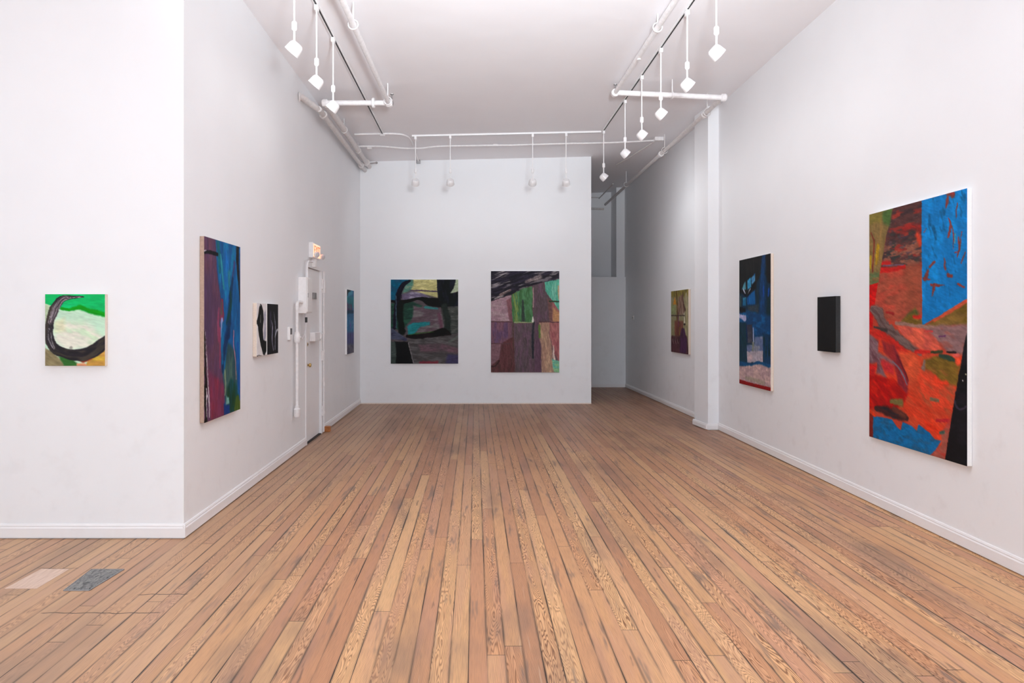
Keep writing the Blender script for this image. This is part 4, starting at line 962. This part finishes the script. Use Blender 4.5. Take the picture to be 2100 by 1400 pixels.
a.poly([(50, 290), (200, 250), (180, 360), (50, 380)], (124, 112, 50), f=.02)
a.line([(150, 590), (140, 700), (130, 760)], [18, 20, 10], (184, 146, 20), (120, 90, 30), f=.5)
a.line([(78, 690), (74, 800)], [10, 12], (176, 146, 20), f=.5)
a.line([(80, 460), (110, 560), (95, 830)], [5, 9, 8], (120, 48, 34), f=.5)
a.poly([(50, 850), (160, 840), (152, 935), (50, 975)], (92, 112, 70), (130, 100, 60), f=.012)
a.poly([(50, 972), (150, 940), (100, 1240), (90, 1420), (50, 1420)], (192, 14, 10), f=.006, wp=.004)
a.poly([(430, 1240), (510, 1180), (590, 1350), (380, 1310)], (104, 92, 40), (70, 84, 40), f=.02)
a.poly([(370, 1310), (500, 1220), (590, 1350), (770, 1265), (1020, 1130), (1020, 1340), (700, 1380), (450, 1350)], (106, 84, 26), (124, 96, 44), f=.012, ang=-10)
a.line([(1020, 1110), (860, 1200), (700, 1290)], [14, 20, 20], (196, 72, 44), (176, 90, 60), f=.5)
a.line([(500, 1265), (560, 1270)], [14, 16], (186, 40, 26), f=.6)
BL = [(578, 130), (1040, 0), (1040, 1085), (1005, 1098), (580, 1352)]
a.poly(BL, (0, 116, 184), (0, 132, 204), f=.003, wp=.002, ws=.2, ang=70, st=2, size=.07, var=.10)
a.poly(BL, (12, 92, 140), f=.003, wp=.002, ws=.2, ang=70, st=3, size=.035, thr=.62, var=.1)
for p, w in (([(835, 130), (820, 215)], [18, 8]), ([(930, 180), (915, 310)], [9, 4]), ([(840, 320), (872, 395)], [5, 14]), ([(855, 405), (840, 500)], [14, 10]),
             ([(875, 400), (890, 470), (885, 610)], [5, 8, 3]), ([(935, 500), (948, 600), (920, 690)], [8, 15, 6]), ([(1005, 640), (965, 750)], [9, 6]), ([(970, 450), (955, 560)], [4, 6]),
             ([(800, 700), (806, 800)], [5, 11]), ([(835, 868), (868, 872)], [18, 14]), ([(640, 825), (610, 905)], [14, 24]), ([(670, 960), (740, 965)], [12, 12]),
             ([(700, 960), (690, 1000), (676, 1060)], [16, 16, 6]), ([(930, 950), (990, 975)], [12, 10]), ([(655, 780), (700, 745)], [14, 12]), ([(600, 450), (625, 420)], [6, 4]),
             ([(820, 70), (880, 90), (900, 80)], [14, 24, 8]), ([(745, 965), (800, 958)], [4, 4]), ([(590, 900), (655, 905)], [10, 5]), ([(900, 650), (925, 640)], [4, 5])):
    a.line(p, w, (112, 60, 56), (150, 50, 44), f=.4, wp=.008, ws=.03)
a.line([(905, 470), (900, 560)], 3, (150, 160, 90), f=.6)
a.z = ZB
a.poly([(50, 60), (300, 120), (470, 240), (620, 330), (980, 310), (960, 430), (850, 940), (800, 1340), (600, 1060), (420, 950), (300, 850), (50, 830)], (206, 60, 32), (200, 80, 50), f=.02, ang=25, st=4, size=.06, var=.16)
a.poly([(330, 250), (520, 310), (570, 430), (520, 580), (440, 570), (350, 360)], (208, 82, 48), f=.03)
a.line([(590, 400), (620, 700), (500, 620)], [50, 80, 60], (184, 66, 36), f=.9, alpha=.6)
a.poly([(560, 480), (900, 600), (860, 900), (600, 800), (540, 640)], (214, 68, 40), (170, 80, 50), f=.04, ang=30, size=.04)
a.poly([(50, 500), (300, 560), (440, 700), (400, 790), (330, 840), (50, 840)], (164, 10, 6), (196, 26, 12), f=.02, ang=30, size=.05)
a.poly([(60, 80), (250, 90), (420, 250), (440, 300), (320, 290), (230, 200), (60, 150)], (190, 36, 26), f=.03)
a.poly([(180, 180), (300, 230), (380, 400), (440, 580), (430, 700), (340, 600), (300, 400), (200, 300)], (126, 36, 46), (150, 40, 40), f=.015, ang=60)
a.poly([(50, 110), (150, 190), (150, 300), (290, 385), (300, 420), (200, 370), (170, 400), (225, 540), (130, 500), (130, 400), (50, 410)], (126, 98, 104), (104, 62, 70), f=.015, ang=40)
a.poly([(165, 360), (290, 420), (300, 520), (210, 480)], (188, 42, 48), f=.02)
a.poly([(50, 410), (130, 420), (110, 520), (50, 530)], (196, 30, 30), f=.015)
a.line([(290, 390), (370, 480), (430, 610)], [6, 9, 5], (110, 96, 110), f=.4)
a.line([(330, 330), (400, 470), (440, 575)], [6, 10, 5], (98, 24, 36), f=.5)
a.line([(90, -110), (160, -60), (190, 20), (340, 150), (440, 220), (560, 310)], [30, 55, 46, 34, 36, 18], (112, 92, 88), (88, 66, 64), f=.3)
a.line([(110, 60), (230, 90)], [8, 12], (60, 52, 50), f=.6)
a.poly([(560, 50), (1030, 25), (1030, 150), (985, 320), (830, 300), (760, 235), (640, 110)], (134, 102, 102), (150, 92, 84), f=.02, ang=10)
a.poly([(325, 40), (560, 55), (710, 165), (770, 280), (600, 310), (480, 220), (380, 130)], (212, 92, 68), (196, 84, 70), f=.015, ang=25)
a.line([(330, 20), (560, 50), (690, 60)], [16, 12, 8], (148, 112, 100), f=.5)
a.line([(600, 100), (680, 92)], [6, 7], (190, 60, 60), f=.5)
a.line([(745, 150), (805, 136)], [7, 6], (100, 50, 92), f=.4)
a.poly([(590, 370), (760, 320), (950, 400), (925, 620), (790, 600), (700, 520), (600, 450)], (116, 90, 32), (140, 88, 40), f=.015, ang=15)
a.line([(645, 305), (770, 288)], [10, 12], (58, 66, 40), f=.4)
a.line([(750, 325), (830, 350), (890, 375)], [12, 20, 12], (44, 66, 52), f=.4)
a.line([(820, 295), (905, 300)], [6, 10], (26, 22, 24), f=.4)
a.line([(520, 290), (650, 300)], [18, 12], (190, 34, 28), f=.6)
a.line([(890, 330), (930, 330)], 14, (220, 90, 80), f=.5)
a.line([(925, 385)], 30, (238, 82, 48), f=.4)
a.line([(600, 385), (590, 450)], [14, 20], (126, 102, 92), f=.5)
a.line([(700, 540), (720, 580), (820, 600)], [20, 26, 24], (228, 64, 34), f=.7)
a.line([(270, 770), (370, 780)], [16, 28], (112, 102, 56), f=.5)
a.line([(660, 750), (730, 760)], [14, 14], (120, 86, 60), (100, 110, 90), f=.6)
a.line([(120, 840), (260, 870), (420, 930)], [16, 38, 24], (62, 32, 32), (40, 38, 44), f=.4)
a.line([(300, 840), (400, 900)], [20, 22], (96, 50, 40), f=.6)
a.poly([(600, 950), (760, 1050), (740, 1080), (620, 1020)], (220, 50, 20), f=.02)
a.line([(720, 950), (840, 950)], [14, 12], (176, 34, 44), f=.5)
a.poly([(760, 1060), (830, 960), (870, 900), (795, 1340), (660, 1290), (760, 1170)], (160, 84, 70), (176, 60, 50), f=.012)
a.line([(750, 1070), (790, 1060)], 12, (70, 96, 84), f=.5)
a.poly([(90, 908), (280, 938), (330, 1015), (365, 1045), (380, 962), (470, 1000), (522, 1045), (540, 990), (640, 1060), (700, 1135), (765, 1150), (700, 1230), (640, 1300), (90, 1150)], (0, 106, 166), (30, 92, 134), f=.006, wp=.006, size=.03, st=2)
a.poly([(50, 870), (100, 900), (92, 1130), (50, 1130)], (122, 34, 26), f=.006)
a.line([(70, 860), (110, 900)], [12, 12], (220, 60, 20), f=.5)
a.poly([(1040, 60), (1007, 130), (960, 380), (900, 690), (795, 1330), (1040, 1420)], (17, 17, 21), (26, 24, 30), f=.003, wp=.002, var=.1)
a.line([(960, 250), (795, 1310)], 2, (150, 80, 76), f=.5, wp=0, alpha=.0)
a.line([(893, 760), (910, 820), (950, 845), (1005, 815)], [8, 12, 10, 8], (54, 48, 64), f=.5)
a.line([(972, 565)], 6, (225, 225, 225)); a.line([(1004, 510)], 7, (180, 180, 150))
finish(a, 20, .005, .10)
canvas('very large red, orange and bright blue canvas with a white edge on the right wall', (xr(5.515), 5.515), (xr(4.397), 4.397), H0-.951, H0+.839, .036, a, M['white_edge'])
#ENDART#

# small wall plate in the hallway
sw = empty('wall_switch', (xr(14.2)-.001, 14.2, 1.50), 'tiny grey wall fitting on the hallway wall near the partition', 'wall fitting')
MB().box((xr(14.2)-.012, 14.16, 1.47), (xr(14.2)-.001, 14.24, 1.56), bev=.003).build('plate', M['pipe_dull'], sw)
MB().box((xr(14.2)-.03, 14.185, 1.50), (xr(14.2)-.012, 14.215, 1.53), bev=.003).build('lever', M['steel'], sw)

# ------------------------------------------------------------------ daylight
w = bpy.data.worlds.new('daylight'); bpy.context.scene.world = w; w.use_nodes = True
nt = w.node_tree; bg = nt.nodes['Background']
tc = nt.nodes.new('ShaderNodeTexCoord'); sp_ = nt.nodes.new('ShaderNodeSeparateXYZ'); nt.links.new(tc.outputs['Generated'], sp_.inputs[0])
rmp = nt.nodes.new('ShaderNodeValToRGB'); mr = nt.nodes.new('ShaderNodeMapRange'); mr.inputs[1].default_value = -1; mr.inputs[2].default_value = 1
nt.links.new(sp_.outputs[2], mr.inputs[0]); nt.links.new(mr.outputs[0], rmp.inputs[0]); nt.links.new(rmp.outputs[0], bg.inputs[0])
e = rmp.color_ramp.elements; e[0].position = .44; e[0].color = (1.40, 1.48, 1.60, 1); e[1].position = .56; e[1].color = (.72, .88, 1.0, 1)
bg.inputs[1].default_value = 3.1
P = bpy.data.lights.new('window_portal', 'AREA'); P.shape = 'RECTANGLE'; P.size = W1-W0; P.size_y = WZ1-WZ0; P.cycles.is_portal = True
po = bpy.data.objects.new('window_portal', P); C.objects.link(po); po.location = ((W0+W1)/2, YF-.16, (WZ0+WZ1)/2); po.rotation_euler = (PI/2, 0, 0)

# added spot with no fixture beside the camera, aimed up to brighten the ceiling
B_ = bpy.data.lights.new('ceiling_bounce', 'SPOT'); B_.energy = 3100; B_.spot_size = math.radians(72); B_.spot_blend = 1.0; B_.shadow_soft_size = .25; B_.color = (.86, .94, 1.0)
bo = bpy.data.objects.new('ceiling_bounce', B_); C.objects.link(bo); bo.location = (.5, .4, 2.2)
bo.rotation_euler = (Vector((.5, 3.3, 4.28))-Vector(bo.location)).to_track_quat('-Z', 'Y').to_euler()
# ------------------------------------------------------------------ camera
cam = bpy.data.cameras.new('camera'); cam.sensor_width = 36; cam.lens = 24; cam.shift_x = (1050-975)/2100; cam.shift_y = -(700-653)/2100
cam.clip_start = .05; cam.clip_end = 100
ca = bpy.data.objects.new('camera', cam); C.objects.link(ca); ca.location = (0, 0, H0); ca.rotation_euler = (PI/2, 0, 0)
sc = bpy.context.scene; sc.camera = ca
vs_ = sc.view_settings; vs_.view_transform = 'Standard'; vs_.look = 'None'; vs_.gamma = 1; vs_.use_curve_mapping = False; vs_.exposure = 0.06
try: sc.cycles.max_bounces = 10; sc.cycles.diffuse_bounces = 8
except Exception: pass
